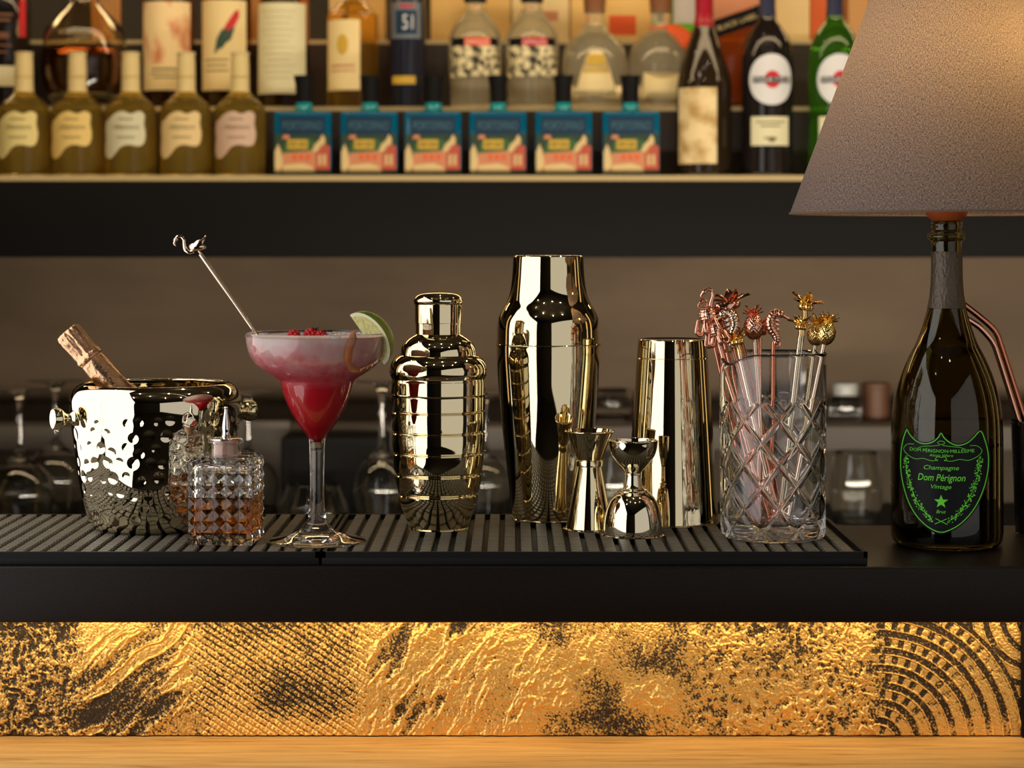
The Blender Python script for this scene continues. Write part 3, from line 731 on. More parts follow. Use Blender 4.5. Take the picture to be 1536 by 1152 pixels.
dN = 2.058
bn = thing('boston_shaker_tin', 'gold tapered shaker tin standing upside down behind the cut mixing glass', 'shaker tin', (WX(1008.5, dN), CY + dN, MT))
tp_ = [(1e-9, 508.5), (40, 508.2), (49, 508), (51, 509.5), (51.6, 513), (53.4, 535), (53.4, 535), (52.6, 536.2), (53.7, 537.4), (53.7, 537.4), (56.5, 580), (60.5, 640), (64.8, 710), (68.8, 776), (69.8, 779), (69.4, 781.2), (66, 781.2), (1e-9, 779)]
MB().lathe(spl(prof(tp_[::-1], dN, MT), 5), 112).build('tin', GOLD, bn)

dJ = 2.0
jg = thing('hourglass_jigger', 'straight-sided gold hourglass jigger with a central band', 'jigger', (WX(884.3, dJ), CY + dJ, MT), group='gold jiggers')
cup = [(1e-9, 690), (18.6, 690), (18.6, 690), (20, 686), (34.2, 650), (35.2, 648.5), (37.4, 647.5), (37.6, 646.6), (37, 645.8), (34.8, 646.4), (33.6, 648.6), (18.5, 685), (1e-9, 686)]
MB().lathe(spl(prof(cup, dJ, MT), 4), 80).build('small_cup', GOLD, jg)
cone = [(1e-9, 792.6), (37.6, 792.7), (38, 791.6), (37, 790.6), (35.5, 789), (18.4, 702), (18.2, 699), (18.2, 699), (1e-9, 699)]
MB().lathe(spl(prof(cone, dJ, MT), 4), 80).build('large_cup', GOLD, jg)
MB().lathe(spl(prof([(17, 699.5), (19.6, 699.4), (20.4, 698), (20.4, 691.5), (19.6, 690), (17, 689.8)], dJ, MT), 4), 80).build('band', GOLD, jg)

dL = 1.958
bj = thing('bell_jigger', 'round bell-shaped gold jigger standing in front of the other jigger', 'jigger', (WX(949.5, dL), CY + dL, MT), group='gold jiggers')
bc = [(1e-9, 712), (12.5, 712), (12.6, 709), (17, 703), (26, 693), (32.5, 683.5), (36, 673), (37.4, 663), (37.7, 660.6), (36.6, 660), (35.6, 661.5), (34.4, 672), (30.5, 683), (24, 691.5), (10, 700), (1e-9, 702)]
MB().lathe(spl(prof(bc, dL, MT), 4), 80).build('small_cup', GOLD2, bj)
bb = [(1e-9, 802), (44, 802), (44.6, 800.5), (44.6, 793), (43.6, 780), (40.2, 764), (34.5, 750), (28.5, 742), (22.5, 737.5), (21, 735), (16, 732.5), (13.3, 726), (12.3, 718), (12.4, 712), (12.4, 712), (1e-9, 712)]
MB().lathe(spl(prof(bb, dL, MT), 4), 80).build('large_cup', GOLD2, bj)

# ================================================================== cut mixing glass
dG = 1.945; gx0 = WX(1159.3, dG)
mgl = thing('mixing_glass', 'clear cut-glass mixing glass with diamond pattern full of stirrers', 'mixing glass', (gx0, CY + dG, MT))
NTg = 480; pm = dG / F
zt = WZ(529.5, dG) - MT
zs_o = np.linspace(0.0015, zt, 230)
thg = np.linspace(0, 2 * PI, NTg, endpoint=False)
rows_r = []; rows_z = []
yrow = lambda z: HZ + (HC - MT - z) / dG * F
R0 = np.interp(zs_o, [0.0, 0.004, 0.008, zt - 0.01, zt], [75.5 * pm, 78 * pm, 78.6 * pm, 80.2 * pm, 80.6 * pm])
THG, RO = np.meshgrid(thg, R0); _, ZO = np.meshgrid(thg, zs_o)
ncol = 9; per = 65 * pm; zc0 = WZ(604, dG) - MT; zb0 = WZ(800, dG) - MT
A1 = (THG * ncol / (2 * PI) + ZO / per) ; A2 = (THG * ncol / (2 * PI) - ZO / per)
gw = 0.105
def vg(a): dd = np.abs(a - np.round(a)); return np.clip(1 - dd / gw, 0, 1) ** 0.8
env = sstep(zb0 - 0.004, zb0 + 0.004, ZO) * (1 - sstep(zc0 - 0.001, zc0 + 0.001 + 0.0 * ZO, ZO - 0.006 * np.abs(np.cos(PI * THG * ncol / (2 * PI)))))
gr = np.maximum(vg(A1 + 0.25), vg(A2 - 0.25)) * env
# soft pillow on each diamond
pil = (np.cos(2 * PI * (A1 + 0.25)) + np.cos(2 * PI * (A2 - 0.25))) * 0.25 * env
RO = RO - gr * 0.0019 - pil * 0.0004
def lip(TH_, amt):
    a0 = math.radians(-58); da = (TH_ - a0 + PI) % (2 * PI) - PI; return np.exp(-(da / 0.34) ** 2) * amt
frac = np.clip((ZO - (zt - 0.03)) / 0.03, 0, 1)
RO = RO + lip(THG, 1) * frac ** 2 * 0.0035; ZO2 = ZO - lip(THG, 1) * frac ** 2 * 0.0085
wt = 0.0046; zib = 0.014
zin = np.concatenate([np.linspace(zt, zib + 0.006, 60), [zib + 0.003, zib + 0.001, zib]])
rin = np.concatenate([np.linspace(80.4 * pm - wt * 0.75, 78 * pm - wt, 60), [78 * pm - wt - 0.0015, 78 * pm - wt - 0.004, 78 * pm - wt - 0.008]])
THI, RI = np.meshgrid(thg, rin); _, ZI_ = np.meshgrid(thg, zin); fr2 = np.clip((ZI_ - (zt - 0.03)) / 0.03, 0, 1)
RI = RI + lip(THI, 1) * fr2 ** 2 * 0.0035; ZI_ = ZI_ - lip(THI, 1) * fr2 ** 2 * 0.0085
cen = np.full((1, NTg), 1e-6)
ridge_r = (RO[-1:] + RI[:1]) / 2; ridge_z = (ZO2[-1:] + ZI_[:1]) / 2 + 0.0011
Rall = np.concatenate([cen, cen + 0.030, RO[:1] - 0.004, RO, ridge_r, RI, cen]); Zall = np.concatenate([np.full((1, NTg), 0.001), np.full((1, NTg), 0.001), np.zeros((1, NTg)), ZO2, ridge_z, ZI_, np.full((1, NTg), zib)])
THA = np.repeat(thg[None], Rall.shape[0], 0)
grid_mesh('cut_glass_vessel', Rall * np.sin(THA), -Rall * np.cos(THA), Zall, GLASS, mgl, wrap=True)
zr = WZ(524, dG)
def gpt(px, py, oy=0.0): p = W(px, py, dG); p.y += oy; return p
ST = [  # label, head, neck px, oy at neck, tip px, oy at tip, ornament material, rod material, scale, spin, flip
 ('copper stirrer with a long curved flamingo neck rising highest of the bundle', 'flamingo', (1088, 476), 0.004, (1166, 778), 0.012, COPPER, COPPER, 1.45, 0.0, False),
 ('copper stirrer whose octopus ornament hangs out furthest over the tin', 'octopus', (1066, 494), -0.003, (1132, 779), 0.004, COPPER, COPPERD, 1.5, 0.5, False),
 ('copper stirrer with an octopus head low at the front of the bundle', 'octopus', (1076, 512), -0.012, (1150, 779), -0.020, COPPER, COPPER, 1.25, 0.1, False),
 ('copper stirrer topped by spread palm leaves behind the flamingo', 'palm', (1106, 478), 0.014, (1182, 778), 0.026, COPPER, COPPERD, 1.8, 0.4, False),
 ('pale gold seahorse stirrer in the middle of the copper bundle', 'seahorse', (1102, 510), -0.010, (1168, 779), -0.016, ROSE, COPPER, 1.6, 0.2, True),
 ('yellow gold palm stirrer lowest at the front of the copper bundle', 'palm', (1106, 528), -0.018, (1160, 779), -0.026, GOLD3, ROSE, 1.45, 1.0, False),
 ('copper pineapple stirrer just right of the copper bundle', 'pineapple', (1131, 507), -0.004, (1150, 779), -0.004, COPPER, ROSE, 1.4, 0.0, False),
 ('copper stirrer with a low curled flamingo between pineapple and seahorse', 'flamingo', (1141, 508), 0.006, (1140, 778), 0.010, COPPER, COPPER, 0.85, 2.6, False),
 ('small copper palm stirrer tucked behind the octopus ornaments', 'palm', (1082, 490), 0.012, (1158, 778), 0.022, COPPER, COPPER, 1.35, 0.9, False),
 ('copper flamingo stirrer bending its neck low toward the tin', 'flamingo', (1074, 486), -0.006, (1140, 779), -0.008, COPPERD, COPPERD, 1.2, 0.3, False),
 ('dark copper seahorse stirrer at the back of the left bundle', 'seahorse', (1098, 492), 0.008, (1176, 778), 0.018, COPPERD, COPPERD, 1.3, 0.8, False),
 ('upright copper seahorse stirrer standing alone near the glass centre', 'seahorse', (1158, 512), -0.010, (1156, 779), -0.010, COPPER, COPPERD, 1.55, 0.0, False),
 ('gold stirrer with the tallest palm top on the glass right half', 'palm', (1207, 480), 0.004, (1172, 778), 0.0, GOLD3, GOLD2, 1.7, 0.0, False),
 ('gold palm stirrer with round loops just left of the tallest gold palm', 'palm', (1198, 505), -0.008, (1166, 779), -0.010, GOLD3, GOLD2, 1.3, 0.7, False),
 ('gold pineapple stirrer behind, partly covered by another gold pineapple', 'pineapple', (1224, 517), 0.006, (1190, 778), 0.010, GOLD3, GOLD2, 1.3, 0.0, False),
 ('gold pineapple stirrer leaning furthest right out of the mixing glass', 'pineapple', (1234, 515), -0.008, (1176, 779), -0.022, GOLD3, ROSE, 1.35, 0.3, False),
]
for lab, kd, (nxp, nyp), oy, (tx_, ty_), ot, om, rm, kk, spn, fl in ST:
    tipp = gpt(tx_, ty_, ot); tipp.z = MT + zib + 0.0016
    stirrer(lab, kd, gpt(nxp, nyp, oy), tipp, om, rm, kk, 0.0021, spn, flip=fl)

# ================================================================== champagne bottle lamp
dA = 1.976; lx = WX(1420.2, dA); zcb = Z0
lamp = thing('bottle_table_lamp', 'table lamp made from a dark champagne bottle with grey fabric shade', 'lamp', (lx, CY + dA, Z0))
ap_ = lambda pts: prof(pts, dA, Z0)
BOTG = mat('dark_olive_glass', (0.25, 0.205, 0.055, 1), 0.015, 0, 1.0, 1.5)
bo_ = [(1e-9, 812), (40, 815), (60, 817.2), (72, 816.5), (80, 811), (82.6, 800), (83, 780), (83, 690), (82.3, 640), (80, 612), (75.5, 587), (66.5, 559), (55, 533), (45.5, 515), (38, 495), (31.5, 474), (28, 460), (25.2, 446), (23.2, 425), (22.5, 400), (22.3, 375), (22.8, 362.5), (24, 361), (28, 357.5), (28.7, 354), (27.4, 350.5), (23.5, 348), (22.5, 345), (22.6, 341.5), (23.2, 337.5), (22.6, 333), (20.5, 331.5)]
bi_ = [(16, 331.5), (15.5, 335), (16, 400), (19, 440), (24, 470), (33, 500), (46, 528), (60, 560), (70, 590), (75, 615), (77, 645), (77.5, 790), (70, 803), (45, 803), (1e-9, 790)]
MB().lathe(spl(ap_(bo_ + bi_), 4), 96).build('bottle', BOTG, lamp)
LINER = mat('dark_lower_liquid', (0.012, 0.009, 0.005, 1), 0.3)
MB().lathe(spl(ap_([(1e-9, 795), (60, 800), (74, 792), (76.4, 775), (76.4, 690), (76.2, 668), (74, 660), (1e-9, 658)]), 3), 48).build('dark_filling', LINER, lamp)
FOILD = mat('worn_dark_foil', S(98, 88, 78), 0.4, 0.75); bump(FOILD, 420, 1.0, 0.0014, (1, 1, 0.6), 8)
MB().lathe(spl(ap_([(28.2, 461.5), (28.9, 460.5), (26, 446), (24, 425), (23.2, 400), (23.1, 379), (22.4, 378)]), 4), 64).build('neck_foil', FOILD, lamp)
STOP = mat('orange_resin', S(176, 84, 40), 0.4)
MB().lathe(spl(ap_([(1e-9, 333), (15, 332.5), (20, 331.5), (26, 327), (30.5, 320.5), (32, 314), (30, 306), (20, 298), (8, 294), (8, 294), (6, 270), (1e-9, 268)]), 4), 64).build('stopper', STOP, lamp)
# shade
SHADE = bpy.data.materials.new('grey_woven_linen'); SHADE.use_nodes = True
nt = SHADE.node_tree; nt.nodes.clear()
out = N(SHADE, 'ShaderNodeOutputMaterial'); df = N(SHADE, 'ShaderNodeBsdfDiffuse'); tl = N(SHADE, 'ShaderNodeBsdfTranslucent'); ms = N(SHADE, 'ShaderNodeMixShader')
uv = N(SHADE, 'ShaderNodeUVMap')
def weave(sx_, sy_, det):
    mp = N(SHADE, 'ShaderNodeMapping'); mp.inputs['Scale'].default_value = (sx_, sy_, 1); L(SHADE, uv.outputs['UV'], mp.inputs['Vector'])
    n_ = N(SHADE, 'ShaderNodeTexNoise'); n_.inputs['Scale'].default_value = 1; n_.inputs['Detail'].default_value = det; L(SHADE, mp.outputs['Vector'], n_.inputs['Vector']); return n_.outputs['Fac']
wv = math_(SHADE, 'ADD', weave(150, 360, 1), weave(760, 100, 1))
mrw = N(SHADE, 'ShaderNodeMapRange'); mrw.inputs['From Min'].default_value = 0.72; mrw.inputs['From Max'].default_value = 1.28; mrw.inputs['To Min'].default_value = 0.0; mrw.inputs['To Max'].default_value = 1.0; L(SHADE, wv, mrw.inputs['Value'])
cr = N(SHADE, 'ShaderNodeValToRGB'); cr.color_ramp.elements[0].color = S(112, 106, 110); cr.color_ramp.elements[1].color = S(144, 136, 138); L(SHADE, mrw.outputs['Result'], cr.inputs['Fac']); L(SHADE, cr.outputs['Color'], df.inputs['Color'])
cr2 = N(SHADE, 'ShaderNodeValToRGB'); cr2.color_ramp.elements[0].position = 0.25; cr2.color_ramp.elements[0].color = (0.03, 0.022, 0.018, 1); cr2.color_ramp.elements[1].position = 0.85; cr2.color_ramp.elements[1].color = (0.62, 0.47, 0.30, 1); L(SHADE, mrw.outputs['Result'], cr2.inputs['Fac']); L(SHADE, cr2.outputs['Color'], tl.inputs['Color'])
ms.inputs['Fac'].default_value = 0.40; L(SHADE, df.outputs[0], ms.inputs[1]); L(SHADE, tl.outputs[0], ms.inputs[2]); L(SHADE, ms.outputs[0], out.inputs['Surface'])
me_rows = [(233.5 + (115 - 233.5) * (320 - y) / 320, y) for y in np.linspace(320, -95, 40)]
pts = ap_(me_rows); nth = 128
vs = [(r * math.sin(2 * PI * k / nth), -r * math.cos(2 * PI * k / nth), z) for r, z in pts for k in range(nth + 1)]
fs = [(j * (nth + 1) + k, j * (nth + 1) + k + 1, (j + 1) * (nth + 1) + k + 1, (j + 1) * (nth + 1) + k) for j in range(len(pts) - 1) for k in range(nth)]
me = bpy.data.meshes.new('lamp_shade'); me.from_pydata(vs, [], fs); ul = me.uv_layers.new(name='UVMap')
for lp_ in me.loops:
    i = lp_.vertex_index; ul.data[lp_.index].uv = ((i % (nth + 1)) / nth * 3.0, (i // (nth + 1)) / len(pts))
me.materials.append(SHADE); me.polygons.foreach_set('use_smooth', [True] * len(me.polygons)); me.update()
sh = bpy.data.objects.new('lamp_shade', me); COL.objects.link(sh); sh.parent = lamp
HEM = mat('shade_hem', S(120, 100, 84), 0.8)
r0_, z0_ = pts[0]
MB().tube([(r0_ * math.sin(a), -r0_ * math.cos(a), z0_) for a in np.linspace(0, 2 * PI, 97)], 0.0011, 6, cap=False).build('hem', HEM, sh)
# spider that carries the shade, and the bulb
m = MB(); zsp = WZ(262, dA) - Z0; r1s = np.interp(262, [-95, 320], [me_rows[-1][0], me_rows[0][0]]) * dA / F
for k in range(3):
    a = 2 * PI * k / 3 + 0.5; m.tube([(0, 0, zsp), (r1s * math.sin(a), -r1s * math.cos(a), zsp)], 0.0012, 8)
m.build('shade_support', SILVER, lamp)
BULB = mat('glowing_bulb', (1, 0.9, 0.7, 1), 0.3, emis=(1.0, 0.66, 0.30, 1), estr=5.0)
MB().lathe(spl(ap_([(1e-9, 268), (10, 268), (11, 250), (16, 225), (26, 195), (28, 175), (22, 155), (10, 146), (1e-9, 144)]), 4), 32).build('bulb', BULB, lamp)
# neon green printed shield label
LAB = mat('black_label', (0.010, 0.010, 0.012, 1), 0.5, spec=0.2)
NEON = mat('neon_green_print', S(96, 190, 52), 0.5, emis=S(84, 190, 44), estr=0.26)
Rl = 83.0 * dA / F; arot = -math.radians(math.degrees(math.atan(652 / F)) + 5.6); kpx = dA / F
def lm(off):                     # label pixels (u right of label middle, photo row) onto the bottle, keeps apparent width
    def f(u, y):
        a = math.asin(max(-0.98, min(0.98, (u * kpx) / Rl))); R = Rl + off
        return (R * math.sin(arot + a), -R * math.cos(arot + a), WZ(y, dA) - Z0 + 0.0)
    return f
dmy = dA - Rl                     # the print sits nearer the camera than the bottle axis
def yfix(y): return HZ + (y - HZ) * dmy / dA
sh_pts = [(-51, 647), (-46, 655), (-38, 662.5), (-29, 666.5), (-20, 666.5), (-11, 663), (-4, 656.5), (0, 650), (4, 656.5), (11, 663), (20, 667.5), (28, 667.5), (37, 664), (45, 656.5), (54, 647), (59.5, 660), (63.5, 678), (64.5, 695), (62.5, 715), (57.5, 736), (49, 757), (38, 774), (24, 788), (10, 796), (0, 798.8), (-11, 796), (-24, 788), (-37, 775), (-48, 757), (-55.5, 736), (-60, 715), (-61, 695), (-59.5, 677), (-56, 660)]
sh_pts = spl([(x, y) for x, y in sh_pts] + [sh_pts[0]], 3)[:-1]
m = MB(); mp = lm(0.0003); mpy = lambda u, y: mp(u, yfix(y))
star_patch(m, [(x * 1.05, 720 + (y - 720) * 1.04) for x, y in sh_pts], (0, 720), mpy, 0, 10)
shl = m.build('shield_label', LAB, lamp)
m = MB(); mp2 = lm(0.0007); mpz = lambda u, y: mp2(u, yfix(y))
ribbon(m, sh_pts, 1.3, mpz, 0, True)
def ltext(s, cx, cy, w, h=None, shear=0.25, bold=0.0, arcf=None):
    v, f = text_geo(s, width=w, height=h, shear=shear, bold=bold)
    put(m, [(cx + x, cy - y + (arcf(x) if arcf else 0)) for x, y in v], f, mpz)
ltext('Champagne', 0, 703, 50, 8.5); ltext('Dom Pérignon', 0, 718.5, 68, 13.5, bold=0.006); ltext('Vintage', 0, 731.5, 29, 8); ltext('Brut', 0, 768, 13.5, 5)
ltext('DOM PÉRIGNON·MILLÉSIME', 0, 676, 92, 6.2, 0.0, arcf=lambda x: -0.0011 * x * x * 0.4 + 0.4)
ltext('Altum Villare', 0, 683.5, 34, 3.6, 0.2)
star = []
for k in range(10):
    a = PI / 2 + k * PI / 5; r = 10.5 if k % 2 == 0 else 4.3; star.append((r * math.cos(a), 753 - r * math.sin(a)))
star_patch(m, star, (0, 753), mpz, 0, 3)
for sg in (-1, 1):                # banner scrolls
    ribbon(m, spl([(sg * 4, 690), (sg * 14, 692), (sg * 26, 689), (sg * 38, 690.5), (sg * 50, 685), (sg * 56, 677), (sg * 50, 669.5), (sg * 40, 668.5)], 4), 0.7, mpz)
    ribbon(m, spl([(sg * 2, 668.5), (sg * 14, 669.8), (sg * 26, 671), (sg * 34, 674)], 4), 0.6, mpz)
    ribbon(m, spl([(0, 686.5), (sg * 5, 685.6), (sg * 8, 689), (sg * 5, 692)], 4), 0.8, mpz)
    ribbon(m, [(-sg * 9, 787), (sg * 8, 778.5)], 0.9, mpz)
    vine = spl([(sg * 53, 690), (sg * 51.5, 705), (sg * 47.5, 722), (sg * 42, 740), (sg * 34, 757), (sg * 24, 770), (sg * 13, 780)], 6)
    ribbon(m, vine, 0.6, mpz)
    vr = random.Random(5 + sg)
    for i, (vx, vy) in enumerate(vine):
        for q in range(4):
            a = vr.uniform(0, 2 * PI); r = vr.uniform(1.0, 5.2); cx_, cy_ = vx + r * math.cos(a), vy + r * math.sin(a); b = vr.uniform(0, PI); sz = vr.uniform(0.9, 2.2)
            leaf = [(cx_ + sz * math.cos(b), cy_ + sz * math.sin(b)), (cx_ + 0.45 * sz * math.cos(b + PI / 2), cy_ + 0.45 * sz * math.sin(b + PI / 2)), (cx_ - sz * math.cos(b), cy_ - sz * math.sin(b)), (cx_ + 0.45 * sz * math.cos(b - PI / 2), cy_ + 0.45 * sz * math.sin(b - PI / 2))]
            m.add([mpz(*p) for p in leaf], [(0, 1, 2, 3)])
ribbon(m, circ(0, 664.5, 5, 2.6, 16), 0.7, mpz, 0, True)
m.build_flat('green_print', NEON, shl)

# black cup with copper straws at the right edge
dU = 2.06; cu_ = thing('black_cup', 'glossy black tapered cup holding copper straws beside the lamp bottle', 'cup', (WX(1560, dU), CY + dU, Z0))
MB().lathe(spl(prof([(1e-9, 799), (34, 799), (36, 798), (36.4, 795), (42.5, 642), (43, 639.5), (41.5, 639.5), (39.5, 645), (34, 790), (1e-9, 791)], dU, Z0), 4), 64).build('vessel', BLACKG, cu_)
for lab, pts_s, mt, dy in [('bright copper bent straw nearer the front of the black cup', [(1447, 477), (1466, 489), (1480, 503), (1488, 514), (1496, 534), (1529, 640), (1566, 765)], COPPER, -0.004), ('dark copper bent straw behind the bright one in the black cup', [(1444, 453), (1470, 473), (1490, 490), (1500, 503), (1508, 526), (1538, 620), (1580, 760)], COPPERD, 0.012)]:
    o = MB().tube(spl([W(x, y, dU) + Vector((0, dy, 0)) for x, y in pts_s], 6), 0.0031, 14).build('copper_straw', mt); tag(o, lab, 'straw', 'copper straws')

# ================================================================== back bar : lower ledge, glasses
dLg = 3.40
lg = thing('back_bar_ledge', 'grey back bar ledge crossing behind the counter under the brown wall', 'ledge', (0, CY + dLg, 0))
zl1 = WZ(640, dLg)
MB().box((0, 0.26, zl1 - 0.02), (6.6, 0.52, 0.04), b=0.003).build('ledge_top', LEDGE, lg)
MB().box((0, 0.28, (zl1 - 0.04) / 2), (6.6, 0.44, zl1 - 0.04)).build('carcass', DARK, lg, smooth=False)
zbc = WZ(786, 3.15)
bc_ = MB().box((0, 0.0, -0.02), (6.6, 0.50, 0.04), b=0.003).box((0, 0.02, -0.04 - (zbc - 0.04) / 2), (6.6, 0.44, zbc - 0.04)).build('back_counter_top', BLACK, loc=(0, CY + 3.14, zbc)); tag(bc_, 'dark lower back counter carrying the upturned wine glasses', 'counter')
ap1 = thing('black_appliance', 'black boxy appliance behind the margarita stem on the back counter', 'appliance', (WX(505, 3.3), CY + 3.3, zbc))
MB().box((0, 0, 0.062), (0.165, 0.12, 0.124), b=0.004).build('housing', BLACK, ap1); MB().box((0, -0.061, 0.07), (0.13, 0.004, 0.08), b=0.001).build('front_panel', BLACK, ap1)
gpanel = thing('grey_upright_panel', 'grey upright panel behind the bucket on the back counter', 'panel', (WX(394, 3.36), CY + 3.36, zbc))
MB().box((0, 0, 0.07), (0.09, 0.02, 0.14), b=0.003).build('board', LEDGE, gpanel)

def wine_glass(label, px, d, ytop, hwb, hwbowl, grp='upturned wine glasses on the back counter'):
    t = thing('wine_glass', label, 'wine glass', (WX(px, d), CY + d, zbc), group=grp)
    k = d / F; h = WZ(ytop, d) - zbc
    bw = hwbowl * k; fb = hwb * k; hb = h * 0.5
    o_ = [(bw * 0.80, 0.0), (bw * 0.92, hb * 0.28), (bw, hb * 0.5), (bw * 0.86, hb * 0.75), (bw * 0.45, hb * 0.95), (0.0075, hb * 1.08), (0.0048, hb * 1.3), (0.0046, h * 0.86), (0.008, h * 0.94), (fb * 0.5, h * 0.985), (fb, h - 0.0015), (fb, h), (1e-9, h)]
    i_ = [(bw * 0.80 - 0.0016, 0.0), (bw * 0.92 - 0.0016, hb * 0.28), (bw - 0.0016, hb * 0.5), (bw * 0.86 - 0.0018, hb * 0.74), (bw * 0.42, hb * 0.93), (1e-9, hb * 0.99)]
    MB().lathe(spl(o_[::-1] + i_, 4), 48).build('glass', GLASSB, t)
    return t
for a in [('upturned wine glass at the far left edge of the back counter', 30, 3.10, 583, 42, 52), ('upturned wine glass showing between the left edge glass and the bucket', 84, 3.28, 570, 40, 50), ('upturned wine glass mostly hidden behind the ice bucket handle', 372, 3.24, 588, 38, 46), ('upturned wine glass just left of the ribbed shaker', 573, 3.12, 571, 38, 46), ('upturned wine glass between the ribbed shaker and the tall shaker', 726, 3.26, 590, 36, 44)]: wine_glass(*a)
def tumbler(label, px, d, zb, hw, ht, bulge=1.1, grp='glasses waiting on the back bar'):
    t = thing('tumbler', label, 'glass', (WX(px, d), CY + d, zb), group=grp); k = d / F; r = hw * k; h = ht * k
    o_ = [(1e-9, 0), (r * 0.72, 0), (r * 0.8, h * 0.03), (r * bulge, h * 0.42), (r * 0.97, h * 0.75), (r * 0.80, h), (r * 0.80 - 0.0016, h), (r * 0.97 - 0.0018, h * 0.75), (r * bulge - 0.002, h * 0.42), (r * 0.76, h * 0.09), (1e-9, h * 0.08)]
    MB().lathe(spl(o_, 4), 48).build('glass', GLASSB, t)
tumbler('rounded clear glass on the back counter behind the margarita stem', 470, 3.05, zbc, 48, 72)
tumbler('rounded clear stemless glass behind the lamp bottle left side', 1284, 3.10, zbc, 40, 112, 1.0)
tumbler('rounded clear glass behind the gap between tall shaker and tin', 925, 3.10, zbc, 46, 110, 1.0)
tumbler('clear glass standing on the ledge above the gap between shaker and tin', 918, 3.52, zl1, 30, 46, 1.0)
JAR = mat('pale_jar', S(190, 190, 186), 0.3)
jr = thing('lidded_jar', 'small clear jar with a pale lid on the ledge beside the lamp bottle', 'jar', (WX(1268, 3.52), CY + 3.52, zl1))
kk = 3.52 / F
MB().lathe(spl([(1e-9, 0), (22 * kk, 0), (24 * kk, 4 * kk), (24 * kk, 30 * kk), (17 * kk, 38 * kk), (1e-9, 38 * kk)], 3), 40).build('glass', GLASSB, jr)
MB().lathe(spl([(1e-9, 38 * kk), (17 * kk, 38 * kk), (18 * kk, 42 * kk), (17 * kk, 56 * kk), (1e-9, 57 * kk)], 3), 40).build('lid', JAR, jr)
tin_ = thing('brown_canister', 'brown canister on the ledge right of the lidded jar', 'canister', (WX(1314, 3.55), CY + 3.55, zl1))
BRN = mat('brown_tin', S(104, 70, 50), 0.5)
MB().lathe(spl([(1e-9, 0), (20 * kk, 0), (20 * kk, 0), (20 * kk, 46 * kk), (20 * kk, 46 * kk), (1e-9, 46 * kk)], 2), 40).build('body', BRN, tin_)
MB().lathe(spl([(1e-9, 46 * kk), (21 * kk, 46 * kk), (21 * kk, 46 * kk), (21 * kk, 55 * kk), (1e-9, 56 * kk)], 2), 40).build('lid', BRN, tin_)

# ================================================================== back bar : stepped bottle shelf
d1, d2, d3 = 3.35, 3.462, 3.575
zt1, zt2, zt3 = WZ(263, d1), WZ(160, d2), WZ(60, d3)
zbot = WZ(386, d1)
shf = thing('bottle_shelf', 'long black wall shelf with lit steps carrying rows of bottles', 'shelf', (0, CY + d1, zbot))
MB().box((0, 0.30, (zt1 - 0.009 - zbot) / 2), (5.2, 0.60, zt1 - 0.009 - zbot), b=0.002).build('fascia_box', BLACK, shf)
MB().box((0, 0.30, zt1 - 0.0045 - zbot), (5.2, 0.60, 0.009)).build('glass_tread', LED, shf, smooth=False)
for dd, za, zb_ in ((d2, zt1, zt2), (d3, zt2, zt3)):
    y0 = dd - d1; stp = thing('shelf_step', 'lower dark display step lifting the second row of bottles' if dd == d2 else 'upper dark display step lifting the cartons at the top', 'display step', (0, CY + d1, za))
    MB().box((0, (y0 + 0.57) / 2, (zb_ - 0.007 - za) / 2), (5.2, 0.57 - y0, zb_ - 0.007 - za)).build('riser', RISER, stp, smooth=False)
    MB().box((0, (y0 + 0.57) / 2, zb_ - 0.0035 - za), (5.2, 0.57 - y0, 0.007)).build('step_tread', LED, stp, smooth=False)
NICHE = mat('dark_niche', S(30, 25, 20), 0.6)
bb_ = MB().box((0, 0, 0.5), (5.2, 0.03, 1.0)).build('shelf_back_panel', NICHE, loc=(0, CY + d1 + 0.585, zt3), smooth=False); tag(bb_, 'dark back panel rising behind the top row of boxes and bottles', 'panel')

T1, T2, T3 = 3.405, 3.515, 3.63
T2D = 3.5015
TZ = {T1: zt1, T2: zt2, T3: zt3, T2D: zt2}
def root(name, label, px, d, cat='bottle', group=None, rotz=0): return thing(name, label, cat, (WX(px, d), CY + d, TZ[d]), rotz, group)
def P2(pts, d): return prof(pts, d, TZ[d])

# --- yellow liqueur bottles
yb = [(1e-9, 263), (34, 263), (38, 260), (38.5, 250), (38.5, 172), (37, 163), (31, 154), (20, 145), (14.5, 138), (13.2, 130), (13, 112)]
CARTS = {'cream': mat('cream_cartouche', S(222, 206, 140), 0.6), 'gold': mat('golden_cartouche', S(226, 196, 120), 0.6), 'grey': mat('greyish_cartouche', S(206, 202, 172), 0.6), 'warm': mat('warm_cartouche', S(222, 196, 142), 0.6), 'pink': mat('pinkish_cartouche', S(202, 172, 152), 0.6)}
CAPY = mat('pale_capsule', S(212, 192, 138), 0.45)
k = T1 / F; zrow = lambda y, d: WZ(y, d) - TZ[d]
cart = spl([(-34, 62), (-36, 50), (-32, 34), (-22, 30), (-12, 38), (-6, 50), (6, 52), (18, 49), (28, 52), (33, 46), (34, 30), (31, 16), (33, 2), (26, -6), (14, -2), (0, -7), (-10, -4), (-18, 4), (-28, 8), (-32, 18), (-30, 30), (-35, 44)], 1)
cart = [(-33, 8), (-24, 4), (-14, -3), (0, -7), (12, -3), (24, -7), (33, -2), (32, 12), (35, 26), (32, 40), (24, 45), (8, 43), (-4, 47), (-12, 56), (-22, 63), (-33, 60), (-37, 48), (-34, 34), (-36, 20)]
cart = spl(cart + [cart[0]], 3)[:-1]
mid_y = 170
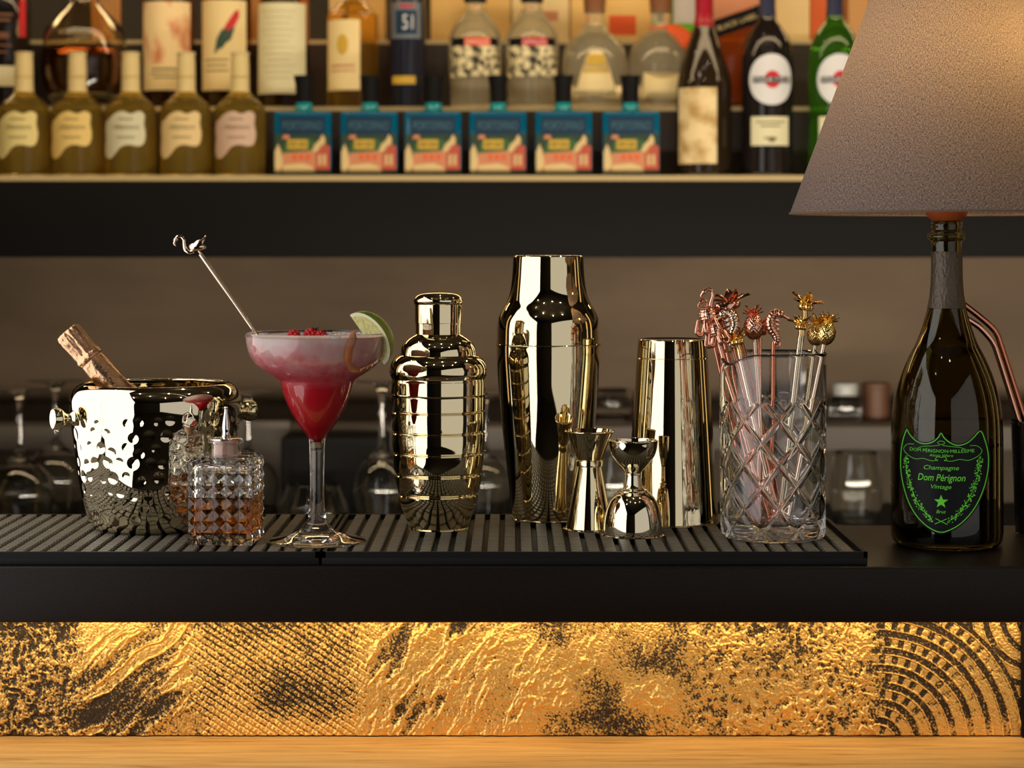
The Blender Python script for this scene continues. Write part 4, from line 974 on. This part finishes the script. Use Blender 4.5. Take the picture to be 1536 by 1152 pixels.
def yellow_bottle(label, px, cm):
    t = root('liqueur_bottle', label, px, T1, group='yellow liqueur bottles on the front row')
    b = MB().lathe(spl(P2(yb + [(1e-9, 112)], T1), 4), 48).build('glass_body', YELG, t)
    MB().lathe(spl(P2([(1e-9, 140), (13.6, 140), (14, 132), (13.7, 100), (13, 84), (14, 81), (13, 78.5), (1e-9, 78)], T1), 3), 32).build('capsule', CAPY, t)
    m = MB(); R = 38.5 * k + 0.0006
    f = lambda x, y: (R * math.sin(x * k / R - 0.12), -R * math.cos(x * k / R - 0.12), zrow(mid_y + 6 + y, T1))
    star_patch(m, cart, (-2, 24), f, 0, 6); lb = m.build('label', cm, t)
    m = MB(); R2_ = R + 0.0005; f2 = lambda x, y: (R2_ * math.sin(x * k / R2_ - 0.12), -R2_ * math.cos(x * k / R2_ - 0.12), zrow(mid_y + 6 + y, T1))
    v, fc = text_geo('Altamura', width=40, shear=0.4); put(m, [(x + 4, 16 - y) for x, y in v], fc, f2)
    for yy, w in ((4, 22), (31, 28)): rect(m, 4 - w / 2, 4 + w / 2, yy, yy + 1.6, f2)
    m.build_flat('lettering', INKL, lb)
    return t
for px, cm, lab in [(36, 'cream', 'yellow liqueur bottle with cream label at the left end of the front row'), (116, 'gold', 'yellow liqueur bottle with golden label below the round dark decanter'), (196, 'grey', 'yellow liqueur bottle with greyish label, middle of the five alike'), (279, 'warm', 'yellow liqueur bottle with warm beige label below the painted label bottle'), (360, 'pink', 'yellow liqueur bottle with pinkish label next to the first blue bottle')]:
    yellow_bottle(lab, px, CARTS[cm])

# --- square blue gin bottles
def blue_bottle(label, px):
    t = root('gin_bottle', label, px, T1, group='square blue bottles on the front row')
    w, h, dp = 85 * k, (262 - 166) * k, 0.052
    MB().box((0, 0, h / 2 + 0.0005), (w, dp, h), b=0.004).build('glass_body', BLUEG, t)
    zn = h
    MB().lathe([(1e-9, zn - 0.001), (15 * k, zn - 0.001), (15.5 * k, zn + 3 * k), (13 * k, zn + 6 * k), (12.5 * k, zn + 14 * k), (1e-9, zn + 14 * k)], 32).build('neck', TEAL, t)
    MB().lathe(spl([(1e-9, zn + 13 * k), (12 * k, zn + 13 * k), (12 * k, zn + 13 * k), (13 * k, zn + 40 * k), (15 * k, zn + 50 * k), (15.5 * k, zn + 54 * k), (14.5 * k, zn + 55 * k), (1e-9, zn + 55 * k)], 3), 32).build('cap', BLACK, t)
    m = MB(); yf = -dp / 2 - 0.0005; f = lambda x, y: (x * k, yf, (262 - y) * k)
    def pg(pts, mi, off=0): m.add([(x * k, yf - off * 0.00025, (262 - y) * k) for x, y in pts], [tuple(range(len(pts)))], mi)
    pg([(-41, 258), (41, 258), (41, 200), (-41, 200)], 0)
    pg([(-34, 200), (34, 200), (34, 173), (-34, 173)], 1, 0)
    pg([(-41, 228), (-41, 206), (-28, 200), (-12, 203), (4, 200), (20, 199), (33, 206), (41, 210), (41, 228)], 2, 1)
    pg([(-30, 228), (-26, 212), (-10, 205), (10, 206), (26, 215), (30, 228)], 3, 2)
    pg([(-22, 222), (-22, 208), (8, 208), (8, 222)], 4, 3)
    pg([(-32, 252), (-29, 228), (20, 224), (24, 252)], 5, 3)
    pg([(20, 254), (20, 222), (30, 214), (41, 218), (41, 254)], 6, 4)
    pg([(-41, 256), (-41, 226), (-36, 214), (-31, 226), (-29, 242), (-32, 256)], 7, 4)
    pg([(-30, 256), (-28, 246), (0, 243), (14, 248), (20, 256)], 7, 5)
    pg([(14, 226), (18, 216), (26, 208), (30, 200), (34, 206), (34, 214), (28, 217), (22, 226)], 7, 5)
    pg([(-30, 207), (-28, 201), (-20, 201), (-18, 207)], 5, 5)
    for wx__ in (24, 31): pg([(wx__, 246), (wx__, 230), (wx__ + 4, 230), (wx__ + 4, 246)], 7, 6)
    for wx__ in (-14, -4, 6): pg([(wx__, 238), (wx__, 230), (wx__ + 5, 230), (wx__ + 5, 238)], 8, 6)
    v, fc = text_geo('PORTOFINO', width=58); m.add([(x * k, yf - 0.0014, (262 - 187) * k + y * k * 1.7) for x, y in v], fc, 9)
    v, fc = text_geo('DRY GIN', width=24); m.add([((x - 7) * k, yf - 0.0014, (262 - 215) * k + y * k * 1.4) for x, y in v], fc, 2)
    m.build_flat('printed_label', [HILLD, NAVY, HILLD, HILL, YELP, SALMON, BRICK, SAND, ORANGE, GREYP], t)
    return t
for px, lab in [(456, 'square blue gin bottle at the left end of its row, next to the yellow bottles'), (555, 'square blue gin bottle, second along from the yellow bottles'), (650, 'square blue gin bottle under the dark slim bottle, third from the yellow ones'), (747, 'square blue gin bottle below the two skull label bottles, above the tall shaker'), (845, 'square blue gin bottle below the gold label round tequila bottle'), (945.5, 'square blue gin bottle at the end of its row beside the wine bottle')]:
    blue_bottle(lab, px)

def simple_bottle(name, label, px, d, pf, glass, cap=None, capm=None, group=None, seg=48):
    t = root(name, label, px, d, group=group)
    MB().lathe(spl(P2(pf, d), 4), seg).build('glass_body', glass, t)
    if cap: MB().lathe(spl(P2(cap, d), 3), 32).build('capsule', capm, t)
    return t
def wrap_label(t, d, hw, x0, x1, y0, y1, m_, name='label', a0=0.0, off=0.0006):
    k = d / F; R = hw * k + off; m = MB()
    f = lambda x, y: (R * math.sin(x * k / R + a0), -R * math.cos(x * k / R + a0), WZ(y, d) - TZ[d])
    rect(m, x0, x1, y0, y1, f, 0, 16); o = m.build(name, m_, t); return o
def wtext(parent, d, hw, s, cx, cy, w, m_, h=None, a0=0.0, off=0.0012, shear=0.0, name='lettering', bars=()):
    k = d / F; R = hw * k + off; m = MB()
    f = lambda x, y: (R * math.sin(x * k / R + a0), -R * math.cos(x * k / R + a0), WZ(y, d) - TZ[d])
    if s:
        v, fc = text_geo(s, width=w, height=h, shear=shear); put(m, [(cx + x, cy - y) for x, y in v], fc, f)
    for bx_, by_, bw_, bh_ in bars: rect(m, bx_ - bw_ / 2, bx_ + bw_ / 2, by_, by_ + bh_, f)
    return m.build_flat(name, m_, parent)

# --- wine bottle with cream label (front row)
t = simple_bottle('wine_bottle', 'dark wine bottle with a stained cream label and red foil neck', 1056, T1, [(1e-9, 263), (38, 263), (41, 259), (41.5, 240), (41.5, 140), (39, 118), (32, 90), (23, 62), (16, 42), (12.5, 22), (12, -30), (1e-9, -31)], WINEG, [(12, 42), (15.5, 42), (15, 34), (13, 20), (12.8, -32), (1e-9, -33)], REDF)
wrap_label(t, T1, 41.5, -46, 20, 134, 247, CREAMD, a0=-0.10)
# --- vermouth bottles
vp = [(1e-9, 263), (37, 263), (39.5, 259), (39, 235), (37.5, 200), (39, 150), (39.6, 110), (38, 82), (33, 60), (24, 44), (16, 34), (12.5, 22), (11.5, 0), (11.5, -40), (1e-9, -41)]
def vermouth(label, px, g, capm):
    t = simple_bottle('vermouth_bottle', label, px, T1, vp, g, [(11.6, 24), (13, 23), (12, 5), (12, -45), (1e-9, -46)], capm, group='vermouth bottles with white round labels')
    k = T1 / F; R = 39.6 * k + 0.0006; m = MB()
    def f(x, y, o=0.0): return ((R + o) * math.sin(x * k / R), -(R + o) * math.cos(x * k / R), WZ(y, T1) - zt1)
    star_patch(m, circ(2, 122, 36, 38, 40), (2, 122), f, 0, 6); a = m.build('round_label', WHITE, t)
    m = MB(); star_patch(m, circ(3, 122, 12, 13, 28), (3, 122), lambda x, y: f(x, y, 0.0005), 0, 4); m.build_flat('red_ball', REDL, a)
    m = MB(); rect(m, -27, 33, 118, 127, lambda x, y: f(x, y, 0.0008)); m.build_flat('black_bar', BLACK, a)
    m = MB(); v, fc = text_geo('MARTINI', width=54, height=6.5); put(m, [(3 + x, 122.5 - y) for x, y in v], fc, lambda x, y: f(x, y, 0.0012)); m.build_flat('lettering', WHITE, a)
    m = MB(); rect(m, -32, 32, 177, 220, lambda x, y: f(x * 0.97, y, -0.0005)); b = m.build('lower_label', PALE, t)
    m = MB()
    for yy, w in ((184, 44), (190, 30), (208, 20)): rect(m, -w / 2, w / 2, yy, yy + 2, lambda x, y: f(x, y, 0.0002))
    star_patch(m, circ(2, 211, 6, 4, 14), (2, 211), lambda x, y: f(x, y, 0.0003), 0, 2); m.build_flat('lower_print', INKL, b)
    return t
CAPB = mat('dark_blue_cap', S(40, 44, 70), 0.3)
vermouth('dark red vermouth bottle with white round label beside the wine bottle', 1151, BLKGL, CAPB)
vermouth('green vermouth bottle with white round label half behind the lamp shade', 1252, GRNG, CAPB)

# --- second row
t = simple_bottle('spirit_bottle', 'black spirit bottle with red edge at the far left of the second row', 6, T2, [(1e-9, 163), (36, 163), (39, 158), (39.5, 60), (39, 10), (30, -20), (14, -45), (12, -90), (1e-9, -91)], BLKGL)
wrap_label(t, T2, 39.5, -42, 26, 102, 132, PALE); lb = wrap_label(t, T2, 39.5, 33, 46, 2, 58, REDL, 'red_stripe')
wtext(t, T2, 39.5, '', 0, 0, 1, mat('rust_print', S(110, 70, 50), 0.6), bars=[(2, 24, 42, 4), (4, 32, 30, 4), (0, 52, 34, 10), (2, 70, 40, 3), (0, 80, 30, 3)])
# round dark decanter
t = root('round_decanter', 'big round glass decanter half full of dark liquor behind yellow bottles', 127, T2D, 'decanter')
gl = [(1e-9, 160), (44, 159), (50, 152), (56, 142), (62.5, 118), (64.5, 92), (62, 66), (57, 44), (42, 26), (26, 10), (21, -5), (20, -60)]
gi = [(17, -60), (18, -5), (23, 12), (39, 30), (54, 48), (58.5, 68), (60.5, 92), (58.5, 116), (52, 140), (1e-9, 146)]
MB().lathe(spl(P2(gl + gi, T2D), 4), 64).build('glass', mat('smoky_glass', (0.97, 0.86, 0.66, 1), 0.0, 0, 1.0, 1.45), t)
MB().lathe(spl(P2([(1e-9, 146.5), (52.5, 141), (59, 116.5), (61, 92), (60.2, 77), (59.6, 76.5), (1e-9, 76)], T2D), 4), 64).build('liquor', DKLIQ, t)
# painted label bottles
PAINT = mat('painted_pink_label', S(226, 196, 146), 0.65); noise_col(PAINT, S(196, 110, 70), S(232, 206, 156), 26, (1, 1, 0.5), 0.36, 0.52)
t = simple_bottle('whisky_bottle', 'whisky bottle with pink watercolour painted cream label', 253, T2, [(1e-9, 163), (36, 163), (38, 158), (38, 12), (34, -8), (18, -28), (13, -40), (13, -90), (1e-9, -91)], DKLIQ, group='whisky bottles with picture labels')
lb = wrap_label(t, T2, 38, -44, 44, 6, 100, PAINT); lb2 = wrap_label(t, T2, 38, -44, 44, 100, 138, CREAM, 'lower_label'); wtext(lb2, T2, 38, '', 0, 0, 1, INKL, bars=[(0, 105, 40, 3), (0, 112, 46, 2), (0, 118, 34, 2)])
t = simple_bottle('whisky_bottle', 'whisky bottle whose cream label shows a red and green parrot', 340, T2, [(1e-9, 163), (36, 163), (37.5, 158), (37.5, 12), (34, -8), (18, -28), (13, -40), (13, -90), (1e-9, -91)], AMBERG, group='whisky bottles with picture labels')
lb = wrap_label(t, T2, 37.5, -42, 38, 4, 138, CREAM)
k2 = T2 / F; Rp = 37.5 * k2 + 0.0011; fpp = lambda x, y: (Rp * math.sin(x * k2 / Rp), -Rp * math.cos(x * k2 / Rp), WZ(y, T2) - zt2)
m = MB()
star_patch(m, [(0, 48), (8, 34), (18, 20), (24, 18), (25, 28), (18, 42), (8, 50)], (14, 34), fpp, 0, 3); star_patch(m, [(-14, 84), (-10, 62), (-2, 48), (8, 46), (18, 44), (12, 62), (-2, 76)], (2, 60), fpp, 1, 3)
m.build_flat('parrot_picture', [REDL, mat('dark_teal_print', S(48, 74, 60), 0.6)], lb)
wtext(lb, T2, 37.5, '', 0, 0, 1, INKL, bars=[(-12, 92, 40, 2), (-12, 100, 36, 2), (-12, 108, 40, 2)])
t = simple_bottle('whisky_bottle', 'whisky bottle with a tall plain pale label above the first blue bottle', 425, T2, [(1e-9, 163), (36, 163), (38.5, 158), (38.5, 12), (34, -6), (18, -28), (13, -40), (13, -90), (1e-9, -91)], AMBERG, group='whisky bottles with picture labels')
lb = wrap_label(t, T2, 38.5, -45, 44, 8, 143, PALE); wtext(lb, T2, 38.5, '', 0, 0, 1, mat('faint_print', S(190, 180, 140), 0.7), bars=[(-4, 20 + 9 * i, 56 - (i % 3) * 10, 1.6) for i in range(12)])
t = simple_bottle('whisky_bottle', 'amber whisky bottle with cream side label and small round seal', 529, T2, [(1e-9, 163), (36, 163), (38, 158), (38, 36), (34, 20), (20, 4), (14, -8), (13, -90), (1e-9, -91)], mat('bright_amber_glass', (0.95, 0.56, 0.08, 1), 0.0, 0, 0.95, 1.4))
lb = wrap_label(t, T2, 38, -46, 14, 33, 138, CREAM); wtext(lb, T2, 38, '', 0, 0, 1, SALMON, bars=[(-14, 100, 40, 3), (-14, 108, 44, 2)])
m = MB(); Rp2 = 38 * k2 + 0.0014; star_patch(m, circ(-13, 70, 9, 15, 20), (-13, 70), lambda x, y: (Rp2 * math.sin(x * k2 / Rp2), -Rp2 * math.cos(x * k2 / Rp2), WZ(y, T2) - zt2), 0, 2); m.build_flat('seal_print', YELP, lb)
# slim dark bottle
t = simple_bottle('liqueur_bottle', 'slim dark liqueur bottle with a pewter square label', 611, T2, [(1e-9, 163), (25, 163), (27.5, 159), (28, 70), (27, 10), (22, -15), (12, -30), (11, -90), (1e-9, -91)], mat('dark_glass_bluish', (0.015, 0.016, 0.028, 1), 0.06))
PEW = mat('pewter_label', S(120, 128, 140), 0.35, 0.4)
lb = wrap_label(t, T2, 28, -26, 24, 6, 60, PEW); lb3 = wrap_label(lb, T2, 28, -17, 16, 18, 54, NAVY, 'dark_window', off=0.001); wtext(lb, T2, 28, '', 0, 0, 1, REDL, off=0.0014, bars=[(0, 10, 22, 4)])
wtext(lb, T2, 28, '51', 2, 36, 16, WHITE, 22, off=0.0016); wrap_label(t, T2, 28, -24, 14, 116, 128, YELP, 'gold_band')
# skull label tequila bottles
SKULL = mat('black_white_engraving', S(120, 110, 84), 0.6); noise_col(SKULL, S(46, 40, 30), S(226, 212, 168), 95, (1, 1, 1), 0.42, 0.56, 6)
ESP = [(1e-9, 163), (35, 163), (37, 159), (37.5, 138), (39, 115), (40.5, 90), (40.5, 66), (38, 52), (31, 38), (20, 24), (15, 14), (14, -2), (14, -30), (1e-9, -31)]
for px, lab, bm_ in [(713, 'clear tequila bottle with engraved label and orange band', ORANGE), (798, 'clear tequila bottle with engraved label and red band', REDL)]:
    t = simple_bottle('tequila_bottle', lab, px, T2, ESP, CLRG, [(14, 2), (17, 2), (17, -30), (1e-9, -31)], BLACK, group='tequila bottles with engraved labels')
    lb = wrap_label(t, T2, 40.6, -43, 43, 72, 118, SKULL); bd = wrap_label(t, T2, 40.6, -40, 40, 60, 72, BLACK, 'neck_band'); b2 = wrap_label(bd, T2, 40.6, -16, 24, 60, 72, bm_, 'coloured_band', off=0.001)
    wtext(b2, T2, 40.6, 'ESPOLÒN', 4, 66, 36, WHITE, 7, off=0.0015)
# round tequila bottles
RND = [(1e-9, 163), (38, 163), (40, 158), (41, 142), (45, 128), (49.5, 108), (49, 90), (44, 72), (34, 58), (22, 48), (16, 38), (14.5, 22), (15, 17), (15, 13), (1e-9, 12)]
CORKB = mat('brown_cork', S(120, 74, 40), 0.7)
t = simple_bottle('tequila_bottle', 'round tequila bottle with a gold bell-shaped label', 892, T2, RND, CLRG, [(1e-9, 20), (14, 20), (16, 14), (16, -14), (1e-9, -15)], CORKB, group='round tequila bottles')
m = MB(); Rb = 46 * k2 + 0.004
star_patch(m, [(-8, 80), (8, 80), (14, 90), (20, 104), (28, 128), (28, 140), (-28, 140), (-28, 128), (-20, 104), (-14, 90)], (0, 112), lambda x, y: (Rb * math.sin(x * k2 / Rb), -Rb * math.cos(x * k2 / Rb), WZ(y, T2) - zt2), 0, 4); lb = m.build('bell_label', CREAM, t)
m = MB(); rect(m, -13, 13, 86, 102, lambda x, y: ((Rb + .0005) * math.sin(x * k2 / Rb), -(Rb + .0005) * math.cos(x * k2 / Rb), WZ(y, T2) - zt2)); rect(m, -20, 20, 108, 113, lambda x, y: ((Rb + .0005) * math.sin(x * k2 / Rb), -(Rb + .0005) * math.cos(x * k2 / Rb), WZ(y, T2) - zt2)); m.build_flat('gold_print', YELP, lb)
t = simple_bottle('tequila_bottle', 'round tequila bottle with an orange ribbon around its neck', 991, T2, RND, CLRG, [(1e-9, 20), (14, 20), (16, 14), (16, -14), (1e-9, -15)], CORKB, group='round tequila bottles')
m = MB(); Rb3 = 0.050
m.tube([(0.018 * math.sin(a), -0.018 * math.cos(a), WZ(44, T2) - zt2) for a in np.linspace(0, 2 * PI, 40)], 0.0035, 8, cap=False)
for i in range(3): m.blade((0.012 + 0.004 * i, -0.018, WZ(40, T2) - zt2), (0.75 + 0.12 * i, -0.55, -1.0), (0, -1, 0.2), 0.058, 0.022, 0.0)
m.build('ribbon', ORANGE, t)
m = MB(); star_patch(m, [(-30, 112), (30, 112), (32, 150), (-32, 150)], (0, 132), lambda x, y: (Rb * math.sin(x * k2 / Rb), -Rb * math.cos(x * k2 / Rb), WZ(y, T2) - zt2), 0, 4); m.build('label', CREAM, t)
# slant label whisky
REDW = mat('red_amber_glass', (0.62, 0.13, 0.02, 1), 0.02, 0, 0.7, 1.4)
t = root('whisky_bottle', 'square whisky bottle with slanted black label between wine and vermouth bottles', 1103, T2); kk2 = T2 / F
MB().box((0, 0, 0.085), (76 * kk2, 0.07, 0.17), b=0.008).build('glass_body', REDW, t)
m = MB(); m.add([(-38 * kk2, -0.0356, WZ(62, T2) - zt2), (38 * kk2, -0.0356, WZ(36, T2) - zt2), (38 * kk2, -0.0356, WZ(10, T2) - zt2), (-38 * kk2, -0.0356, WZ(36, T2) - zt2)], [(0, 1, 2, 3)]); lb = m.build('slanted_label', BLACK, t)
m = MB(); v, fc = text_geo('BLACK LABEL', width=62); ca2, sa2 = math.cos(0.33), math.sin(0.33); m.add([((x * ca2 - y * sa2) * kk2, -0.036, WZ(36, T2) - zt2 + (x * sa2 + y * ca2) * kk2) for x, y in v], fc); m.build_flat('lettering', CREAM, lb)
m = MB(); m.add([(-36 * kk2, -0.0356, WZ(34, T2) - zt2), (38 * kk2, -0.0356, WZ(8, T2) - zt2), (38 * kk2, -0.0356, WZ(-20, T2) - zt2), (-36 * kk2, -0.0356, WZ(-20, T2) - zt2)], [(0, 1, 2, 3)]); m.build('upper_label', SALMON, t)

# --- third row, boxes and bottles
BOXA = mat('gold_carton', S(226, 184, 110), 0.55); BOXB = mat('cream_carton', S(232, 204, 150), 0.6); BOXC = mat('orange_carton', S(206, 92, 36), 0.55); BOXD = mat('tan_carton', S(190, 140, 84), 0.6)
def carton(label, x0, x1, mtl, band=None, d=T3, hh=0.2):
    t = root('bottle_carton', label, (x0 + x1) / 2, d, 'carton', 'cartons on the top step'); k = d / F; w = (x1 - x0) * k
    b = MB().box((0, 0, hh / 2), (w, 0.06, hh), b=0.0015).build('box', mtl, t)
    m = MB(); m.box((0, 0, hh + 0.002), (w * 1.01, 0.061, 0.004)); m.build('lid_flap', mtl, t, smooth=False)
    if band:
        for xx0, xx1, yy0, yy1, bm_ in band:
            m = MB(); m.add([(xx0 * k, -0.0306, WZ(yy1, d) - zt3), (xx1 * k, -0.0306, WZ(yy1, d) - zt3), (xx1 * k, -0.0306, WZ(yy0, d) - zt3), (xx0 * k, -0.0306, WZ(yy0, d) - zt3)], [(0, 1, 2, 3)]); m.build('printed_patch', bm_, t)
    return t
carton('tan carton behind the round dark decanter neck', 144, 176, BOXD)
carton('tan carton behind the parrot label bottle', 360, 386, BOXD)
carton('gold carton behind the amber whisky bottle, its left half covered', 496, 532, BOXB)
carton('gold carton filling the gap before the slim dark bottle', 534, 577, BOXA)
carton('wide gold carton behind the orange band tequila bottle', 647, 766, BOXA)
carton('cream printed carton behind the red band tequila bottle', 768, 853, BOXB, [(-30, 34, -20, 8, CREAM), (-24, 26, 20, 34, SALMON)])
carton('gold carton directly behind the gold bell label bottle', 855, 903, BOXA)
carton('gold carton with an orange patch between the round tequila bottles', 905, 976, BOXA, [(-28, 12, 26, 55, ORANGE)])
carton('cream carton just right of the dark vermouth bottle neck', 1161, 1211, BOXB)
carton('orange carton squeezed beside the cream one near the green bottle', 1212, 1240, BOXC)
carton('tan carton partly hidden by the lamp shade top', 1268, 1300, BOXD)
t = simple_bottle('spirit_bottle', 'green spirit bottle with white label behind the wine bottle neck', 1028, T3, [(1e-9, 62), (24, 62), (25, 58), (25, 0), (22, -30), (12, -50), (11, -90), (1e-9, -91)], mat('bright_green_glass', (0.25, 0.75, 0.05, 1), 0.02, 0, 0.8, 1.4))
wrap_label(t, T3, 25, -22, 22, -10, 38, WHITE); wrap_label(t, T3, 25, -22, 22, 38, 50, mat('lime_print', S(96, 190, 30), 0.5), 'green_band')

# ================================================================== lights
def area(name, loc, target, sx, sy, watts, col=(1, 1, 1), spread=None):
    l = bpy.data.lights.new(name, 'AREA'); l.shape = 'RECTANGLE'; l.size = sx; l.size_y = sy; l.energy = watts; l.color = col
    if spread: l.spread = spread
    o = bpy.data.objects.new(name, l); COL.objects.link(o); o.location = loc
    o.rotation_euler = (Vector(target) - Vector(loc)).to_track_quat('-Z', 'Y').to_euler(); return o
def up_area(name, loc, yaw, sx, sy, watts, col=(1, 1, 1)):
    """upright rectangle whose face looks along yaw (0 = +Y)"""
    l = bpy.data.lights.new(name, 'AREA'); l.shape = 'RECTANGLE'; l.size = sx; l.size_y = sy; l.energy = watts; l.color = col
    o = bpy.data.objects.new(name, l); COL.objects.link(o); o.location = loc; o.rotation_euler = (PI / 2, 0, PI + yaw if False else yaw); return o
# rotation (90,0,yaw) makes -Z look along +Y for yaw = 0
zc = MT + 0.50
def soft(name, A, B, z0, z1, Lr, col):
    A = Vector(A); B = Vector(B); w = (B - A).length; h = z1 - z0; c = (A + B) / 2
    nrm_ = Vector((-(B - A).y, (B - A).x)).normalized(); tgt = Vector((0.0, 0.0)) - Vector((c.x, c.y))
    if nrm_.dot(tgt) < 0: nrm_ = -nrm_
    yaw = math.atan2(-nrm_.x, nrm_.y)
    return up_area(name, (c.x, c.y, (z0 + z1) / 2), yaw, w, h, Lr * PI * w * h, col)
soft('window_light', (-1.0, -1.95), (-0.68, -0.19), MT - 0.42, MT + 1.0, 1.9, (1.0, 0.985, 0.96))
soft('side_bounce_light', (-0.681, -0.188), (-0.572, 0.13), MT + 0.004, MT + 1.0, 1.9, (1.0, 0.985, 0.96))
soft('reflector_light', (0.30, -2.35), (1.50, -0.75), MT - 0.40, MT + 0.95, 0.58, (1.0, 0.965, 0.92))
# warm strip under the counter lip
area('counter_strip_light', (0.0, CY + D_F + 0.014, Z0 - 0.053), (0, CY + D_P + 0.01, Z0 - 0.19), 1.5, 0.012, 0.82, (1.0, 0.71, 0.34))
# warm wash on the bottles and niche
area('shelf_wash_light', (0, CY + 2.95, HC + 0.78), (0, CY + 3.5, HC + 0.2), 2.6, 0.12, 9.0, (1.0, 0.74, 0.42))
area('step_light', (0, CY + d3 + 0.14, HC + 0.62), (0, CY + 3.55, HC + 0.2), 2.6, 0.06, 5.0, (1.0, 0.70, 0.34))
area('added_wall_fill_light', (0.55, CY + 2.22, Z0 - 0.055), (0.55, CY + 3.98, Z0 + 0.16), 2.2, 0.06, 17.5, (1.0, 0.88, 0.70))  # added fill hidden below the counter to brighten the brown back wall
lp2 = bpy.data.lights.new('lamp_bulb_light', 'POINT'); lp2.energy = 1.15; lp2.color = (1.0, 0.66, 0.32); lp2.shadow_soft_size = 0.022
o = bpy.data.objects.new('lamp_bulb_light', lp2); COL.objects.link(o); o.location = (lx + 0.02, CY + dA - 0.01, WZ(100, dA))
for i, (sx_, sy_) in enumerate([(-1.1, -1.6), (-0.35, -1.3), (0.4, -1.6), (1.1, -1.2), (-0.7, -0.6), (0.15, -0.55), (0.9, -0.35), (-1.2, 0.6), (1.3, 0.6), (0.0, 0.75)]):
    l = bpy.data.lights.new('ceiling_spot', 'POINT'); l.energy = 1.7; l.shadow_soft_size = 0.022; l.color = (1.0, 0.86, 0.66)
    o = bpy.data.objects.new('ceiling_spot', l); COL.objects.link(o); o.location = (sx_, sy_, 2.9)

for nm, A_, B_, rad in [('right_added_stripe_light', (1.50, -0.28), (1.50, -0.20), 1.0), ('right_added_stripe_light', (1.46, 0.14), (1.46, 0.24), 0.9), ('right_added_stripe_light', (1.42, 0.50), (1.42, 0.62), 0.9), ('left_added_stripe_light', (-1.45, 0.48), (-1.45, 0.60), 0.8)]:  # added warm lights out of view, for golden stripes on the metal sides
    soft(nm, A_, B_, MT - 0.15, MT + 0.95, rad, (1.0, 0.64, 0.26))
w = bpy.data.worlds.new('world'); scene.world = w; w.use_nodes = True
w.node_tree.nodes['Background'].inputs['Color'].default_value = (0.03, 0.026, 0.022, 1); w.node_tree.nodes['Background'].inputs['Strength'].default_value = 1.0

# ================================================================== camera
cd = bpy.data.cameras.new('camera'); co_ = bpy.data.objects.new('camera', cd); COL.objects.link(co_)
co_.location = (0, CY, HC); co_.rotation_euler = (PI / 2, 0, 0)
cd.sensor_width = 36; cd.lens = 36 * F / 1536; cd.shift_y = -(576 - HZ) / 1536
cd.dof.use_dof = True; cd.dof.focus_distance = 1.955; cd.dof.aperture_fstop = 6.2
cd.clip_start = 0.05
scene.camera = co_
scene.view_settings.view_transform = 'Standard'; scene.view_settings.look = 'None'; scene.view_settings.exposure = 0.0
try:
    cy = scene.cycles
    cy.use_denoising = True; cy.max_bounces = 18; cy.transmission_bounces = 16; cy.glossy_bounces = 8; cy.diffuse_bounces = 3; cy.transparent_max_bounces = 8
    cy.sample_clamp_indirect = 6.0; cy.blur_glossy = 0.3
except Exception: pass
